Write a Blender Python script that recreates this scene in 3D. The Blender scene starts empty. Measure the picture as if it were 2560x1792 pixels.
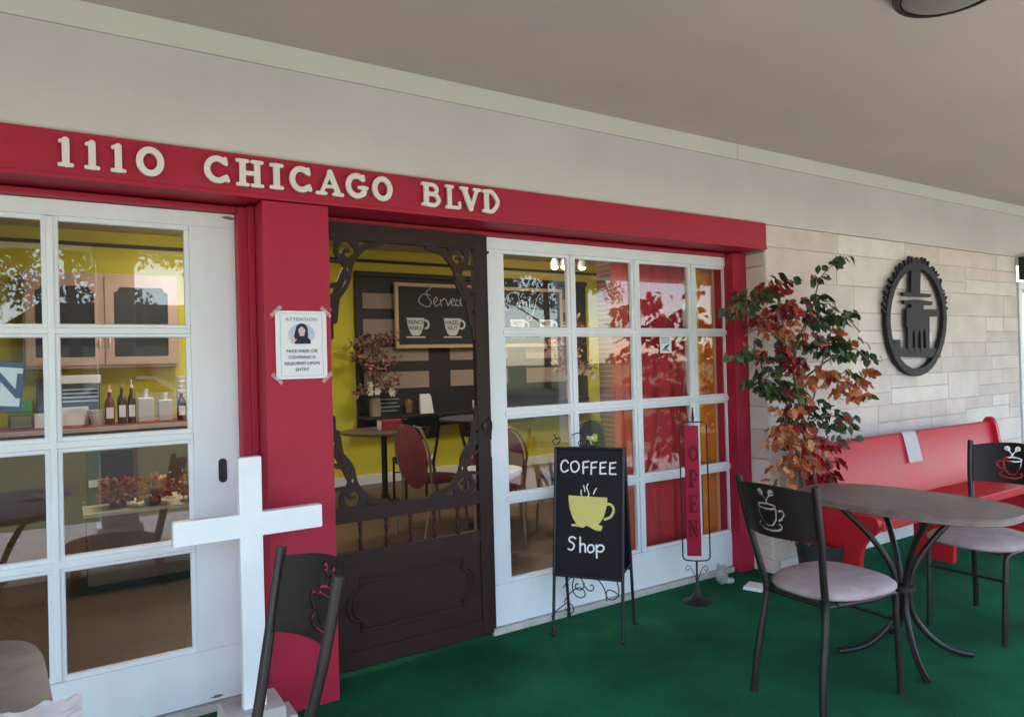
import bpy, bmesh, math, random
import numpy as np
from mathutils import Vector, Matrix, noise
random.seed(7)
PI = math.pi
R = math.radians
scene = bpy.context.scene
col = scene.collection

# ------------------------------------------------------------------ camera
FPX, YAW, PITCH, ROLL, CH = 1750.0, .5667, .0074, -.0261, 1.3902
def cam_axes():
    f = np.array([math.sin(YAW)*math.cos(PITCH), math.cos(YAW)*math.cos(PITCH), math.sin(PITCH)])
    r0 = np.array([math.cos(YAW), -math.sin(YAW), 0.0]); u0 = np.cross(r0, f)
    return (r0*math.cos(ROLL)+u0*math.sin(ROLL), -r0*math.sin(ROLL)+u0*math.cos(ROLL), f)
AR, AU, AF = cam_axes()
cam_d = bpy.data.cameras.new('camera'); cam = bpy.data.objects.new('camera', cam_d); col.objects.link(cam)
M = Matrix(((AR[0], AU[0], -AF[0], 0), (AR[1], AU[1], -AF[1], 0), (AR[2], AU[2], -AF[2], CH), (0, 0, 0, 1)))
cam.matrix_world = M
cam_d.sensor_width = 36; cam_d.lens = FPX/2560*36; cam_d.clip_end = 2000; cam_d.clip_start = .05
scene.camera = cam
# survey helpers: measured photograph pixels (2560 wide) intersected with real planes of the place
def _ray(u, v): return AR*(u-1280)/FPX + AU*(896-v)/FPX + AF
C0 = np.array([0, 0, CH])
def onY(u, v, y): d = _ray(u, v); return C0+d*(y/d[1])
def onZ(u, v, z): d = _ray(u, v); return C0+d*((z-CH)/d[2])
def onP(u, v, o, n): d = _ray(u, v); return C0+d*(float(np.dot(np.array(o)-C0, n))/float(np.dot(d, n)))

# ------------------------------------------------------------------ world, sun, exposure
w = bpy.data.worlds.new("World"); scene.world = w; w.use_nodes = True
nt = w.node_tree; bg = nt.nodes['Background']
sky = nt.nodes.new('ShaderNodeTexSky'); sky.sky_type = 'NISHITA'; sky.sun_disc = False
SUN_EL, SUN_ROT = R(66), R(195)
sky.sun_elevation = SUN_EL; sky.sun_rotation = SUN_ROT
sky.air_density = 1.0; sky.dust_density = .4; sky.ozone_density = 1.0
nt.links.new(sky.outputs[0], bg.inputs[0]); bg.inputs[1].default_value = .15
sl = bpy.data.lights.new('sun', 'SUN'); sl.energy = 2.6; sl.angle = R(12); sl.color = (1, .96, .9)
so = bpy.data.objects.new('sun', sl); col.objects.link(so)
sd = Vector((math.sin(SUN_ROT)*math.cos(SUN_EL), math.cos(SUN_ROT)*math.cos(SUN_EL), math.sin(SUN_EL)))
so.rotation_euler = sd.to_track_quat('Z', 'Y').to_euler(); so.location = (0, 0, 20)
scene.view_settings.view_transform = 'Standard'; scene.view_settings.look = 'None'
scene.view_settings.exposure = 2.55; scene.view_settings.gamma = 1
scene.render.resolution_x = 1024; scene.render.resolution_y = 716
scene.cycles.max_bounces = 12; scene.cycles.transparent_max_bounces = 24
scene.cycles.diffuse_bounces = 6
scene.cycles.caustics_reflective = False; scene.cycles.caustics_refractive = False
scene.cycles.use_denoising = True
scene.cycles.sample_clamp_indirect = 6

# ------------------------------------------------------------------ materials
def mat(name, base, rough=.6, metal=0, spec=.5, nscale=0, namt=0, bump=0, bscale=60, col2=None, coat=0, stretch=None, detail=6):
    m = bpy.data.materials.new(name); m.use_nodes = True
    t = m.node_tree; b = t.nodes['Principled BSDF']
    b.inputs['Base Color'].default_value = (*base, 1); b.inputs['Roughness'].default_value = rough
    b.inputs['Metallic'].default_value = metal; b.inputs['Specular IOR Level'].default_value = spec
    if coat: b.inputs['Coat Weight'].default_value = coat; b.inputs['Coat Roughness'].default_value = .15
    tc = t.nodes.new('ShaderNodeTexCoord'); mp = t.nodes.new('ShaderNodeMapping')
    t.links.new(tc.outputs['Object'], mp.inputs[0])
    if stretch: mp.inputs['Scale'].default_value = stretch
    if nscale:
        n = t.nodes.new('ShaderNodeTexNoise'); n.inputs['Scale'].default_value = nscale; n.inputs['Detail'].default_value = detail
        n.inputs['Roughness'].default_value = .6
        t.links.new(mp.outputs[0], n.inputs['Vector'])
        r = t.nodes.new('ShaderNodeValToRGB'); r.color_ramp.elements[0].position = .32; r.color_ramp.elements[1].position = .68
        c2 = col2 if col2 else tuple(c*(1-namt) for c in base)
        r.color_ramp.elements[0].color = (*c2, 1); r.color_ramp.elements[1].color = (*base, 1)
        t.links.new(n.outputs['Fac'], r.inputs[0]); t.links.new(r.outputs[0], b.inputs['Base Color'])
        mr = t.nodes.new('ShaderNodeMapRange'); mr.inputs[3].default_value = max(0, rough-.08); mr.inputs[4].default_value = min(1, rough+.08)
        t.links.new(n.outputs['Fac'], mr.inputs[0]); t.links.new(mr.outputs[0], b.inputs['Roughness'])
    if bump:
        n2 = t.nodes.new('ShaderNodeTexNoise'); n2.inputs['Scale'].default_value = bscale; n2.inputs['Detail'].default_value = 5
        t.links.new(mp.outputs[0], n2.inputs['Vector'])
        bp = t.nodes.new('ShaderNodeBump'); bp.inputs['Strength'].default_value = bump; bp.inputs['Distance'].default_value = .01
        t.links.new(n2.outputs['Fac'], bp.inputs['Height']); t.links.new(bp.outputs[0], b.inputs['Normal'])
    return m
def emis(name, c, s):
    m = bpy.data.materials.new(name); m.use_nodes = True; b = m.node_tree.nodes['Principled BSDF']
    b.inputs['Base Color'].default_value = (*c, 1); b.inputs['Emission Color'].default_value = (*c, 1); b.inputs['Emission Strength'].default_value = s
    return m
def glassmat(name, ior=1.5, boost=1.5, tint=(1, 1, 1), add=0.0):
    m = bpy.data.materials.new(name); m.use_nodes = True; t = m.node_tree; t.nodes.clear()
    o = t.nodes.new('ShaderNodeOutputMaterial'); mx = t.nodes.new('ShaderNodeMixShader')
    tr = t.nodes.new('ShaderNodeBsdfTransparent'); tr.inputs[0].default_value = (*tint, 1)
    gl = t.nodes.new('ShaderNodeBsdfGlossy'); gl.inputs['Roughness'].default_value = .012
    lwt = t.nodes.new('ShaderNodeLayerWeight'); fp = t.nodes.new('ShaderNodeMath'); fp.operation = 'POWER'; fp.inputs[1].default_value = 5
    fr = t.nodes.new('ShaderNodeMath'); fr.operation = 'MULTIPLY_ADD'; F0 = ((ior-1)/(ior+1))**2; fr.inputs[1].default_value = 1-F0; fr.inputs[2].default_value = F0
    t.links.new(lwt.outputs['Facing'], fp.inputs[0]); t.links.new(fp.outputs[0], fr.inputs[0])
    mm = t.nodes.new('ShaderNodeMath'); mm.operation = 'MULTIPLY_ADD'; mm.inputs[1].default_value = boost; mm.inputs[2].default_value = add; mm.use_clamp = True
    n = t.nodes.new('ShaderNodeTexNoise'); n.inputs['Scale'].default_value = 1.7
    tc = t.nodes.new('ShaderNodeTexCoord'); t.links.new(tc.outputs['Object'], n.inputs['Vector'])
    bp = t.nodes.new('ShaderNodeBump'); bp.inputs['Strength'].default_value = .03; bp.inputs['Distance'].default_value = .01
    t.links.new(n.outputs['Fac'], bp.inputs['Height']); t.links.new(bp.outputs[0], gl.inputs['Normal'])
    t.links.new(fr.outputs[0], mm.inputs[0]); t.links.new(mm.outputs[0], mx.inputs[0])
    t.links.new(tr.outputs[0], mx.inputs[1]); t.links.new(gl.outputs[0], mx.inputs[2]); t.links.new(mx.outputs[0], o.inputs[0])
    return m
def island_mat(name, cols, rough=.85, bump=.3, bscale=40, nscale=6, namt=.12):
    """stones / leaves: colour varies from one mesh island to the next"""
    m = mat(name, cols[0], rough, bump=bump, bscale=bscale); t = m.node_tree; b = t.nodes['Principled BSDF']
    g = t.nodes.new('ShaderNodeNewGeometry'); r = t.nodes.new('ShaderNodeValToRGB'); r.color_ramp.interpolation = 'CONSTANT'
    e = r.color_ramp.elements
    while len(e) < len(cols): e.new(.5)
    for i, c in enumerate(cols): e[i].position = i/len(cols); e[i].color = (*c, 1)
    t.links.new(g.outputs['Random Per Island'], r.inputs[0])
    n = t.nodes.new('ShaderNodeTexNoise'); n.inputs['Scale'].default_value = nscale; n.inputs['Detail'].default_value = 7
    tc = t.nodes.new('ShaderNodeTexCoord'); t.links.new(tc.outputs['Object'], n.inputs['Vector'])
    mr = t.nodes.new('ShaderNodeMapRange'); mr.inputs[1].default_value = .3; mr.inputs[2].default_value = .7
    mr.inputs[3].default_value = 1-namt; mr.inputs[4].default_value = 1+namt*.6
    mx = t.nodes.new('ShaderNodeVectorMath'); mx.operation = 'SCALE'
    t.links.new(n.outputs['Fac'], mr.inputs[0]); t.links.new(r.outputs[0], mx.inputs[0]); t.links.new(mr.outputs[0], mx.inputs['Scale'])
    t.links.new(mx.outputs[0], b.inputs['Base Color'])
    return m

RED = mat('red_paint', (.42, .018, .050), .5, spec=.28, nscale=5, namt=.14, bump=.12, bscale=30, stretch=(1, 1, .18))
WHITE = mat('white_paint', (.78, .80, .84), .45, nscale=6, namt=.09, bump=.12, bscale=30, stretch=(1, 1, .2))
WHITE2 = mat('white_board_paint', (.83, .85, .88), .4, nscale=5, namt=.05, bump=.04, bscale=30)
BROWN = mat('brown_door_paint', (.034, .015, .014), .5, spec=.22, nscale=6, namt=.2, bump=.05, bscale=30)
STUCCO = mat('cream_stucco', (.665, .62, .635), .85, nscale=1.6, namt=.10, bump=.12, bscale=90)
CORN = mat('cornice_cream', (.70, .68, .65), .8, nscale=2, namt=.05, bump=.05, bscale=60)
CEIL = mat('ceiling_plaster', (.56, .45, .425), .9, nscale=1.5, namt=.1, bump=.12, bscale=70, col2=(.49, .43, .395))
CARPET = mat('green_turf_carpet', (.022, .225, .095), .95, spec=.1, nscale=160, namt=.5, bump=1.0, bscale=420)
_ct = CARPET.node_tree; _n = _ct.nodes.new('ShaderNodeTexNoise'); _n.inputs['Scale'].default_value = 1.9; _n.inputs['Detail'].default_value = 5
_tc = _ct.nodes.new('ShaderNodeTexCoord'); _ct.links.new(_tc.outputs['Object'], _n.inputs['Vector'])
_mr = _ct.nodes.new('ShaderNodeMapRange'); _mr.inputs[1].default_value = .35; _mr.inputs[2].default_value = .65; _mr.inputs[3].default_value = .62; _mr.inputs[4].default_value = 1.12
_sc = _ct.nodes.new('ShaderNodeVectorMath'); _sc.operation = 'SCALE'; _b = _ct.nodes['Principled BSDF']; _src = _b.inputs['Base Color'].links[0].from_socket
_ct.links.new(_n.outputs['Fac'], _mr.inputs[0]); _ct.links.new(_src, _sc.inputs[0]); _ct.links.new(_mr.outputs[0], _sc.inputs['Scale']); _ct.links.new(_sc.outputs[0], _b.inputs['Base Color'])
SILL = mat('sill_stone', (.55, .52, .47), .8, nscale=12, namt=.3, bump=.3)
METAL = mat('dark_bronze_metal', (.022, .015, .015), .4, spec=.4, metal=.1, nscale=20, namt=.25)
IRON = mat('black_iron', (.012, .013, .018), .45, spec=.4, nscale=25, namt=.2)
PANELM = mat('dark_chair_panel', (.014, .009, .008), .5, spec=.25)
FABRIC = mat('mauve_suede', (.42, .335, .33), .95, spec=.2, nscale=7, namt=.28, bump=.15, bscale=90, col2=(.29, .215, .22))
TABLET = mat('mottled_laminate', (.25, .185, .155), .42, spec=.3, nscale=14, namt=.28, col2=(.15, .115, .10), bump=.03, bscale=100, detail=8)
BLACKB = mat('black_sign_board', (.006, .006, .011), .6, spec=.25, nscale=5, namt=.3)
CHALKW = mat('white_sign_paint', (.82, .82, .84), .6)
YEL = mat('yellow_sign_paint', (.72, .60, .17), .6, nscale=6, namt=.08)
PEWR = mat('pew_red_gloss', (.52, .016, .026), .40, spec=.3, nscale=3, namt=.12, bump=.05, bscale=12)
EMBL = mat('emblem_iron', (.018, .016, .020), .6, spec=.3, nscale=9, namt=.3, bump=.2)
PAPER = mat('paper_white', (.80, .80, .86), .8)
INK = mat('ink_dark', (.05, .05, .08), .8)
GREYINK = mat('ink_grey', (.30, .30, .36), .8)
PALEB = mat('poster_pale_blue', (.48, .56, .68), .8)
SKINP = mat('poster_skin', (.66, .47, .50), .8)
NAVY = mat('poster_navy', (.02, .02, .045), .8)
TAPE = bpy.data.materials.new('tape'); TAPE.use_nodes = True
_b = TAPE.node_tree.nodes['Principled BSDF']; _b.inputs['Base Color'].default_value = (.75, .6, .62, 1); _b.inputs['Alpha'].default_value = .3; _b.inputs['Roughness'].default_value = .4
GLASS = glassmat('window_glass', 1.52, 1.05)
GLASS2 = glassmat('thin_glass', 1.45, 1.4, (.97, .97, .97), .02)
SCREEN = bpy.data.materials.new('insect_screen'); SCREEN.use_nodes = True
_t = SCREEN.node_tree; _t.nodes.clear()
_o = _t.nodes.new('ShaderNodeOutputMaterial'); _m = _t.nodes.new('ShaderNodeMixShader'); _m.inputs[0].default_value = .13
_a = _t.nodes.new('ShaderNodeBsdfTransparent'); _b = _t.nodes.new('ShaderNodeBsdfDiffuse'); _b.inputs[0].default_value = (.02, .018, .018, 1)
_t.links.new(_a.outputs[0], _m.inputs[1]); _t.links.new(_b.outputs[0], _m.inputs[2]); _t.links.new(_m.outputs[0], _o.inputs[0])
STONE = island_mat('cream_ashlar', [(.70, .62, .59), (.74, .66, .62), (.66, .57, .54), (.76, .69, .65), (.68, .60, .57), (.72, .61, .575), (.65, .56, .535)], .85, .35, 45, 5, .10)
MORTAR = mat('mortar', (.50, .46, .43), .95, nscale=30, namt=.2)

# ------------------------------------------------------------------ mesh helpers
class MB:
    def __init__(s): s.bm = bmesh.new(); s.wn = False
    def box(s, x0, x1, y0, y1, z0, z1, bev=0, mi=0, rot=None, seg=2):
        b = bmesh.new(); bmesh.ops.create_cube(b, size=1)
        bmesh.ops.scale(b, vec=(abs(x1-x0), abs(y1-y0), abs(z1-z0)), verts=b.verts)
        if bev: bmesh.ops.bevel(b, geom=list(b.edges), offset=bev, segments=seg, profile=.5, affect='EDGES'); s.wn = True
        if rot: bmesh.ops.rotate(b, cent=(0, 0, 0), matrix=rot, verts=b.verts)
        bmesh.ops.translate(b, vec=((x0+x1)/2, (y0+y1)/2, (z0+z1)/2), verts=b.verts)
        s.add(b, mi); return s
    def add(s, b, mi=0):
        m = bpy.data.meshes.new('t'); 
        for f in b.faces: f.material_index = mi
        b.to_mesh(m); b.free(); s.bm.from_mesh(m); bpy.data.meshes.remove(m)
    def quad(s, pts, mi=0):
        f = s.bm.faces.new([s.bm.verts.new(p) for p in pts]); f.material_index = mi; return s
    def tube(s, pts, r, n=10, mi=0, smooth=0, flat=None, cap=True):
        pts = [Vector(p) for p in pts]
        if smooth: pts = catmull(pts, smooth)
        rr = r if isinstance(r, (list, tuple)) else None
        rings = []; T0 = None; nrm = None
        for i, p in enumerate(pts):
            t = (pts[min(i+1, len(pts)-1)]-pts[max(i-1, 0)])
            if t.length < 1e-9: t = Vector((0, 0, 1))
            t.normalize()
            if nrm is None:
                nrm = t.orthogonal().normalized()
                if flat is not None:
                    nrm = (Vector(flat)-t*t.dot(Vector(flat))).normalized()
            else:
                nrm = (nrm-t*t.dot(nrm)); nrm = nrm.normalized() if nrm.length > 1e-6 else t.orthogonal().normalized()
            bn = t.cross(nrm)
            if rr: k = i/(len(pts)-1)*(len(rr)-1); a = int(min(k, len(rr)-2)); rad = rr[a]+(rr[a+1]-rr[a])*(k-a)
            else: rad = r
            ring = [s.bm.verts.new(p+(nrm*math.cos(2*PI*j/n)+bn*math.sin(2*PI*j/n))*rad) for j in range(n)]
            rings.append(ring)
        for a, b in zip(rings, rings[1:]):
            for j in range(n):
                f = s.bm.faces.new((a[j], a[(j+1) % n], b[(j+1) % n], b[j])); f.material_index = mi
        if cap:
            f = s.bm.faces.new(rings[0][::-1]); f.material_index = mi; f = s.bm.faces.new(rings[-1]); f.material_index = mi
        return s
    def lathe(s, prof, n=24, c=(0, 0, 0), mi=0, axis='Z', sx=1, sy=1):
        rings = []
        for r, z in prof:
            ring = []
            for j in range(n):
                a = 2*PI*j/n; x, y = max(r, 1e-4)*math.cos(a)*sx, max(r, 1e-4)*math.sin(a)*sy
                v = (x, y, z) if axis == 'Z' else ((x, z, y) if axis == 'Y' else (z, x, y))
                ring.append(s.bm.verts.new((c[0]+v[0], c[1]+v[1], c[2]+v[2])))
            rings.append(ring)
        for a, b in zip(rings, rings[1:]):
            for j in range(n):
                f = s.bm.faces.new((a[j], a[(j+1) % n], b[(j+1) % n], b[j])); f.material_index = mi
        for r in (rings[0][::-1], rings[-1]):
            f = s.bm.faces.new(r); f.material_index = mi
        return s
    def ball(s, c, r, n=12, mi=0, sc=(1, 1, 1)):
        b = bmesh.new(); bmesh.ops.create_uvsphere(b, u_segments=n*2, v_segments=n, radius=r)
        bmesh.ops.scale(b, vec=sc, verts=b.verts); bmesh.ops.translate(b, vec=c, verts=b.verts); s.add(b, mi); return s
    def prism(s, poly, d0, d1, plane='XZ', mi=0, bev=0):
        """poly: 2-D outline; extruded along the third axis from d0 to d1"""
        def P(a, b_, d): return {'XZ': (a, d, b_), 'YZ': (d, a, b_), 'XY': (a, b_, d)}[plane]
        b = bmesh.new(); lo = [b.verts.new(P(x, y, d0)) for x, y in poly]; hi = [b.verts.new(P(x, y, d1)) for x, y in poly]
        n = len(poly); b.faces.new(lo); b.faces.new(hi[::-1])
        for i in range(n): b.faces.new((lo[i], hi[i], hi[(i+1) % n], lo[(i+1) % n]))
        bmesh.ops.recalc_face_normals(b, faces=b.faces)
        if bev: bmesh.ops.bevel(b, geom=[e for e in b.edges], offset=bev, segments=1, affect='EDGES')
        s.add(b, mi); return s
    def mesh(s, me, mi=0, M=None):
        b = bmesh.new(); b.from_mesh(me)
        if M is not None: bmesh.ops.transform(b, matrix=M, verts=b.verts)
        s.add(b, mi); return s
    def build(s, name, m, parent=None, M=None, angle=40):
        bmesh.ops.recalc_face_normals(s.bm, faces=s.bm.faces) if len(s.bm.faces) < 60000 else None
        if M is not None: bmesh.ops.transform(s.bm, matrix=M, verts=s.bm.verts)
        me = bpy.data.meshes.new(name); s.bm.to_mesh(me); s.bm.free()
        for mm in (m if isinstance(m, (list, tuple)) else [m]): me.materials.append(mm)
        o = link(name, me, parent, angle)
        if s.wn and angle:
            md = o.modifiers.new('wn', 'WEIGHTED_NORMAL'); md.keep_sharp = True; md.weight = 100
        return o
def link(name, me, parent=None, angle=40):
    if angle:
        for p in me.polygons: p.use_smooth = True
        me.set_sharp_from_angle(angle=R(angle))
    o = bpy.data.objects.new(name, me); col.objects.link(o)
    if parent: o.parent = parent
    return o
def catmull(P, k):
    out = []; n = len(P)
    for i in range(n-1):
        p0, p1, p2, p3 = P[max(i-1, 0)], P[i], P[i+1], P[min(i+2, n-1)]
        for j in range(k):
            t = j/k
            out.append(.5*((2*p1)+(-p0+p2)*t+(2*p0-5*p1+4*p2-p3)*t*t+(-p0+3*p1-3*p2+p3)*t**3))
    out.append(P[-1]); return out
def cr2(pts, k=6): return [(v.x, v.y) for v in catmull([Vector((a, b, 0)) for a, b in pts], k)]
def arc(cx, cy, rx, ry, a0, a1, n=24): return [(cx+rx*math.cos(R(a0+(a1-a0)*i/n)), cy+ry*math.sin(R(a0+(a1-a0)*i/n))) for i in range(n+1)]
def spiral(cx, cy, r0, r1, a0, a1, n=28): return [(cx+(r0+(r1-r0)*i/n)*math.cos(R(a0+(a1-a0)*i/n)), cy+(r0+(r1-r0)*i/n)*math.sin(R(a0+(a1-a0)*i/n))) for i in range(n+1)]

def tag(o, label, cat, group=None, kind=None):
    o['label'] = label; o['category'] = cat
    if group: o['group'] = group
    if kind: o['kind'] = kind
    return o
def thing(name, label, cat, loc=(0, 0, 0), rz=0, group=None):
    o = bpy.data.objects.new(name, None); col.objects.link(o); o.location = loc; o.rotation_euler = (0, 0, rz)
    o.empty_display_size = .1
    return tag(o, label, cat, group)
def structure(o): o['kind'] = 'structure'; return o
def dup(root, loc, rz, label, group=None):
    r = root.copy(); col.objects.link(r); r.location = loc; r.rotation_euler = (0, 0, rz); r['label'] = label
    if group: r['group'] = group
    for ch in list(root.children):
        c = ch.copy(); col.objects.link(c); c.parent = r
        for g in ch.children:
            d = g.copy(); col.objects.link(d); d.parent = c
    return r

# flat shapes (letters, fretwork, emblem): union of thick strokes and polygons, minus cut strokes, outlined and extruded
def contours(F, xs, ys):
    ny, nx = F.shape; segs = {}
    def ip(i0, j0, i1, j1):
        a, b = F[j0, i0], F[j1, i1]; t = a/(a-b)
        return (xs[i0]+(xs[i1]-xs[i0])*t, ys[j0]+(ys[j1]-ys[j0])*t)
    pos = {}
    S = F < 0
    cells = np.argwhere(~((S[:-1, :-1] == S[1:, :-1]) & (S[:-1, :-1] == S[:-1, 1:]) & (S[:-1, :-1] == S[1:, 1:])))
    nxt = {}
    for j, i in cells:
        j = int(j); i = int(i)
        E = {'b': ('h', i, j), 'r': ('v', i+1, j), 't': ('h', i, j+1), 'l': ('v', i, j)}
        V = [S[j, i], S[j, i+1], S[j+1, i+1], S[j+1, i]]
        c = V[0]+2*V[1]+4*V[2]+8*V[3]
        tab = {1: ['lb'], 2: ['br'], 3: ['lr'], 4: ['rt'], 5: ['lb', 'rt'], 6: ['bt'], 7: ['lt'], 8: ['tl'], 9: ['tb'], 10: ['br', 'tl'], 11: ['tr'], 12: ['rl'], 13: ['rb'], 14: ['bl']}
        for s in tab.get(int(c), []):
            a, b = E[s[0]], E[s[1]]
            for e in (a, b):
                if e not in pos: pos[e] = ip(e[1], e[2], e[1]+1, e[2]) if e[0] == 'h' else ip(e[1], e[2], e[1], e[2]+1)
            nxt.setdefault(a, []).append(b)
            segs[(a, b)] = 1
    adj = {}
    for (a, b) in segs: adj.setdefault(a, []).append(b); adj.setdefault(b, []).append(a)
    loops = []; seen = set()
    for s in list(adj):
        if s in seen: continue
        lp = [s]; seen.add(s); cur = s
        while True:
            n = [q for q in adj[cur] if q not in seen]
            if not n: break
            cur = n[0]; seen.add(cur); lp.append(cur)
        if len(lp) > 5: loops.append([pos[q] for q in lp])
    return loops
def plate(strokes=(), polys=(), cuts=(), cutpolys=(), res=.004, thick=.01, bevel=0, simplify=.12):
    """strokes/cuts: (points, halfwidth); returns a mesh in the XY plane, centred on z=0"""
    allp = [(p, w) for s, w in strokes for p in s]+[(p, 0) for s in polys for p in s]
    mx = max(w for p, w in allp)+res*3
    x0 = min(p[0] for p, w in allp)-mx; x1 = max(p[0] for p, w in allp)+mx
    y0 = min(p[1] for p, w in allp)-mx; y1 = max(p[1] for p, w in allp)+mx
    xs = np.arange(x0, x1+res, res)+res*.137; ys = np.arange(y0, y1+res, res)+res*.211
    X, Y = np.meshgrid(xs, ys); F = np.full(X.shape, 1e3)
    def sd(pts, w, X, Y):
        D = np.full(X.shape, 1e6)
        for (ax, ay), (bx, by) in zip(pts, pts[1:]):
            dx, dy = bx-ax, by-ay; L = dx*dx+dy*dy+1e-12
            t = np.clip(((X-ax)*dx+(Y-ay)*dy)/L, 0, 1)
            D = np.minimum(D, (X-ax-t*dx)**2+(Y-ay-t*dy)**2)
        return np.sqrt(D)-w
    def pd(pts, X, Y):
        q = list(pts)+[pts[0]]; D = sd(q, 0, X, Y); ins = np.zeros(X.shape, bool)
        for (ax, ay), (bx, by) in zip(q, q[1:]):
            c = ((ay > Y) != (by > Y)) & (X < (bx-ax)*(Y-ay)/((by-ay)+1e-15)+ax); ins ^= c
        return np.where(ins, -D, D)
    for s, w_ in strokes: F = np.minimum(F, sd(s, w_, X, Y))
    for p in polys: F = np.minimum(F, pd(p, X, Y))
    for s, w_ in cuts: F = np.maximum(F, -sd(s, w_, X, Y))
    for p in cutpolys: F = np.maximum(F, -pd(p, X, Y))
    F[np.abs(F) < 1e-9] = 1e-9
    cu = bpy.data.curves.new('c', 'CURVE'); cu.dimensions = '2D'; cu.fill_mode = 'BOTH'; cu.extrude = thick/2; cu.bevel_depth = bevel; cu.bevel_resolution = 1
    for lp in contours(F, xs, ys):
        q = []
        for p in lp:   # drop nearly collinear points
            if len(q) >= 2:
                a, b = q[-2], q[-1]
                cr = abs((b[0]-a[0])*(p[1]-a[1])-(b[1]-a[1])*(p[0]-a[0]))/(math.hypot(p[0]-a[0], p[1]-a[1])+1e-12)
                if cr < res*simplify and math.hypot(p[0]-a[0], p[1]-a[1]) < res*14: q[-1] = p; continue
            q.append(p)
        if len(q) < 4: continue
        sp = cu.splines.new('POLY'); sp.points.add(len(q)-1); sp.use_cyclic_u = True
        for i, p in enumerate(q): sp.points[i].co = (p[0], p[1], 0, 1)
    return curve_mesh(cu)
def curve_mesh(cu):
    o = bpy.data.objects.new('tmp', cu); col.objects.link(o)
    dg = bpy.context.evaluated_depsgraph_get(); dg.update()
    me = bpy.data.meshes.new_from_object(o.evaluated_get(dg)); bpy.data.objects.remove(o); bpy.data.curves.remove(cu)
    me.materials.clear(); return me
def text_mesh(s, size, thick=.0006, align='CENTER', bold=0, space=1.0):
    cu = bpy.data.curves.new('t', 'FONT'); cu.body = s; cu.size = size; cu.extrude = thick/2; cu.align_x = align; cu.align_y = 'CENTER'
    cu.space_character = space
    if bold: cu.offset = bold
    return curve_mesh(cu)
# plane frames: local x,y,z -> world.  wall facing -Y (towards the viewer)
def wallM(x, y, z): return Matrix.Translation((x, y, z)) @ Matrix(((1, 0, 0, 0), (0, 0, -1, 0), (0, 1, 0, 0), (0, 0, 0, 1)))

# ------------------------------------------------------------------ main dimensions
D = 3.12          # plane of the doors
BF = 2.885        # front of red beam and pillar
SY = 2.91         # face of stone wall and stucco above
ZC = 2.724        # porch ceiling
FY = -0.62        # outer edge of the porch
YB = 7.98         # back wall of the shop

# ------------------------------------------------------------------ ground and outdoors behind the viewer (seen in the glass)
GRASS = mat('lawn_grass', (.16, .185, .085), .95, spec=.1, nscale=3, namt=.4, bump=.6, bscale=60)
ASPH = mat('asphalt', (.055, .055, .058), .9, nscale=40, namt=.3, bump=.3, bscale=120)
CONC = mat('concrete', (.50, .455, .42), .85, nscale=8, namt=.2, bump=.2)
b = MB(); b.box(-14, 20, FY-.1, D-.02, -.25, -.004); structure(b.build('porch_slab', CONC))
def grid_sheet(x0, x1, y0, y1, nx, ny, zf):
    b = MB(); V = [[b.bm.verts.new((x0+(x1-x0)*i/nx, y0+(y1-y0)*j/ny, zf(x0+(x1-x0)*i/nx, y0+(y1-y0)*j/ny))) for i in range(nx+1)] for j in range(ny+1)]
    for j in range(ny):
        for i in range(nx): b.bm.faces.new((V[j][i], V[j][i+1], V[j+1][i+1], V[j+1][i]))
    return b
b = grid_sheet(-13.9, 19.9, .55, D+.015, 280, 60, lambda x, y: .0015*noise.noise((x*6, y*6, 0))+.002*noise.noise((x*1.3, y*1.3, 3)))
structure(b.build('green_carpet', CARPET))
b = MB(); b.quad([(-400, -400, -.2), (400, -400, -.2), (400, 400, -.2), (-400, 400, -.2)]); structure(b.build('lawn', GRASS))
b = MB(); b.box(-300, 300, -22, -14.5, -.24, -.17); structure(b.build('road', ASPH))
b = MB(); b.box(-300, 300, -13, -11.6, -.24, -.15); structure(b.build('pavement', CONC))
b = MB(); b.box(-60, 60, FY-1.5, FY-.101, -.24, -.12); structure(b.build('bounce_strip', CONC))  # pale concrete strip added to bounce neutral sunlight up into the porch
for xx, lb in ((.36, 'square white porch post standing behind the viewer, near the left door reflection'), (5.3, 'square white porch post on the lawn side, opposite the window grid'), (-3.4, 'square white porch post farthest to the left of the porch edge'), (9.5, 'square white porch post farthest to the right of the porch edge')):
    t = thing('porch_post', lb, 'post', (xx, FY, 0), group='posts along the open edge of the porch')
    MB().box(-.14, .14, -.14, .14, .12, 2.34, .008).build('shaft', WHITE, t)
    MB().box(-.17, .17, -.17, .17, 0, .12, .008).build('base', WHITE, t)
    MB().box(-.17, .17, -.17, .17, 2.34, 2.46, .008).build('capital', WHITE, t)

# ------------------------------------------------------------------ porch shell
b = MB(); b.box(-14, 20, FY-.35, SY-.001, ZC, ZC+.12); structure(b.build('porch_ceiling', CEIL))
b = MB(); b.box(-14, 20, FY-.2, FY+.12, 2.46, ZC-.001, .004); tag(b.build('porch_fascia', WHITE), 'white edge board along the open side of the porch ceiling', 'fascia')
sw = thing('stucco_wall', 'cream stucco wall band above the red beam, running into the ceiling', 'wall', (0, SY, 2.2))
b = MB(); b.box(-14, 20, 0, .3, .045, 2.624-2.2); b.build('wall_face', STUCCO, sw)
# cornice strip in three lengths with real butt joints
xj = onY(1842, 372, SY)[0]
for a, c in ((-14, -3.2), (-3.197, xj-.0015), (xj+.0015, 20)):
    b = MB(); b.box(a, c, -.006, .3, 2.6265-2.2, ZC-2.2-.001, .0015, seg=1); b.build('cornice_strip', CORN, sw)

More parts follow.
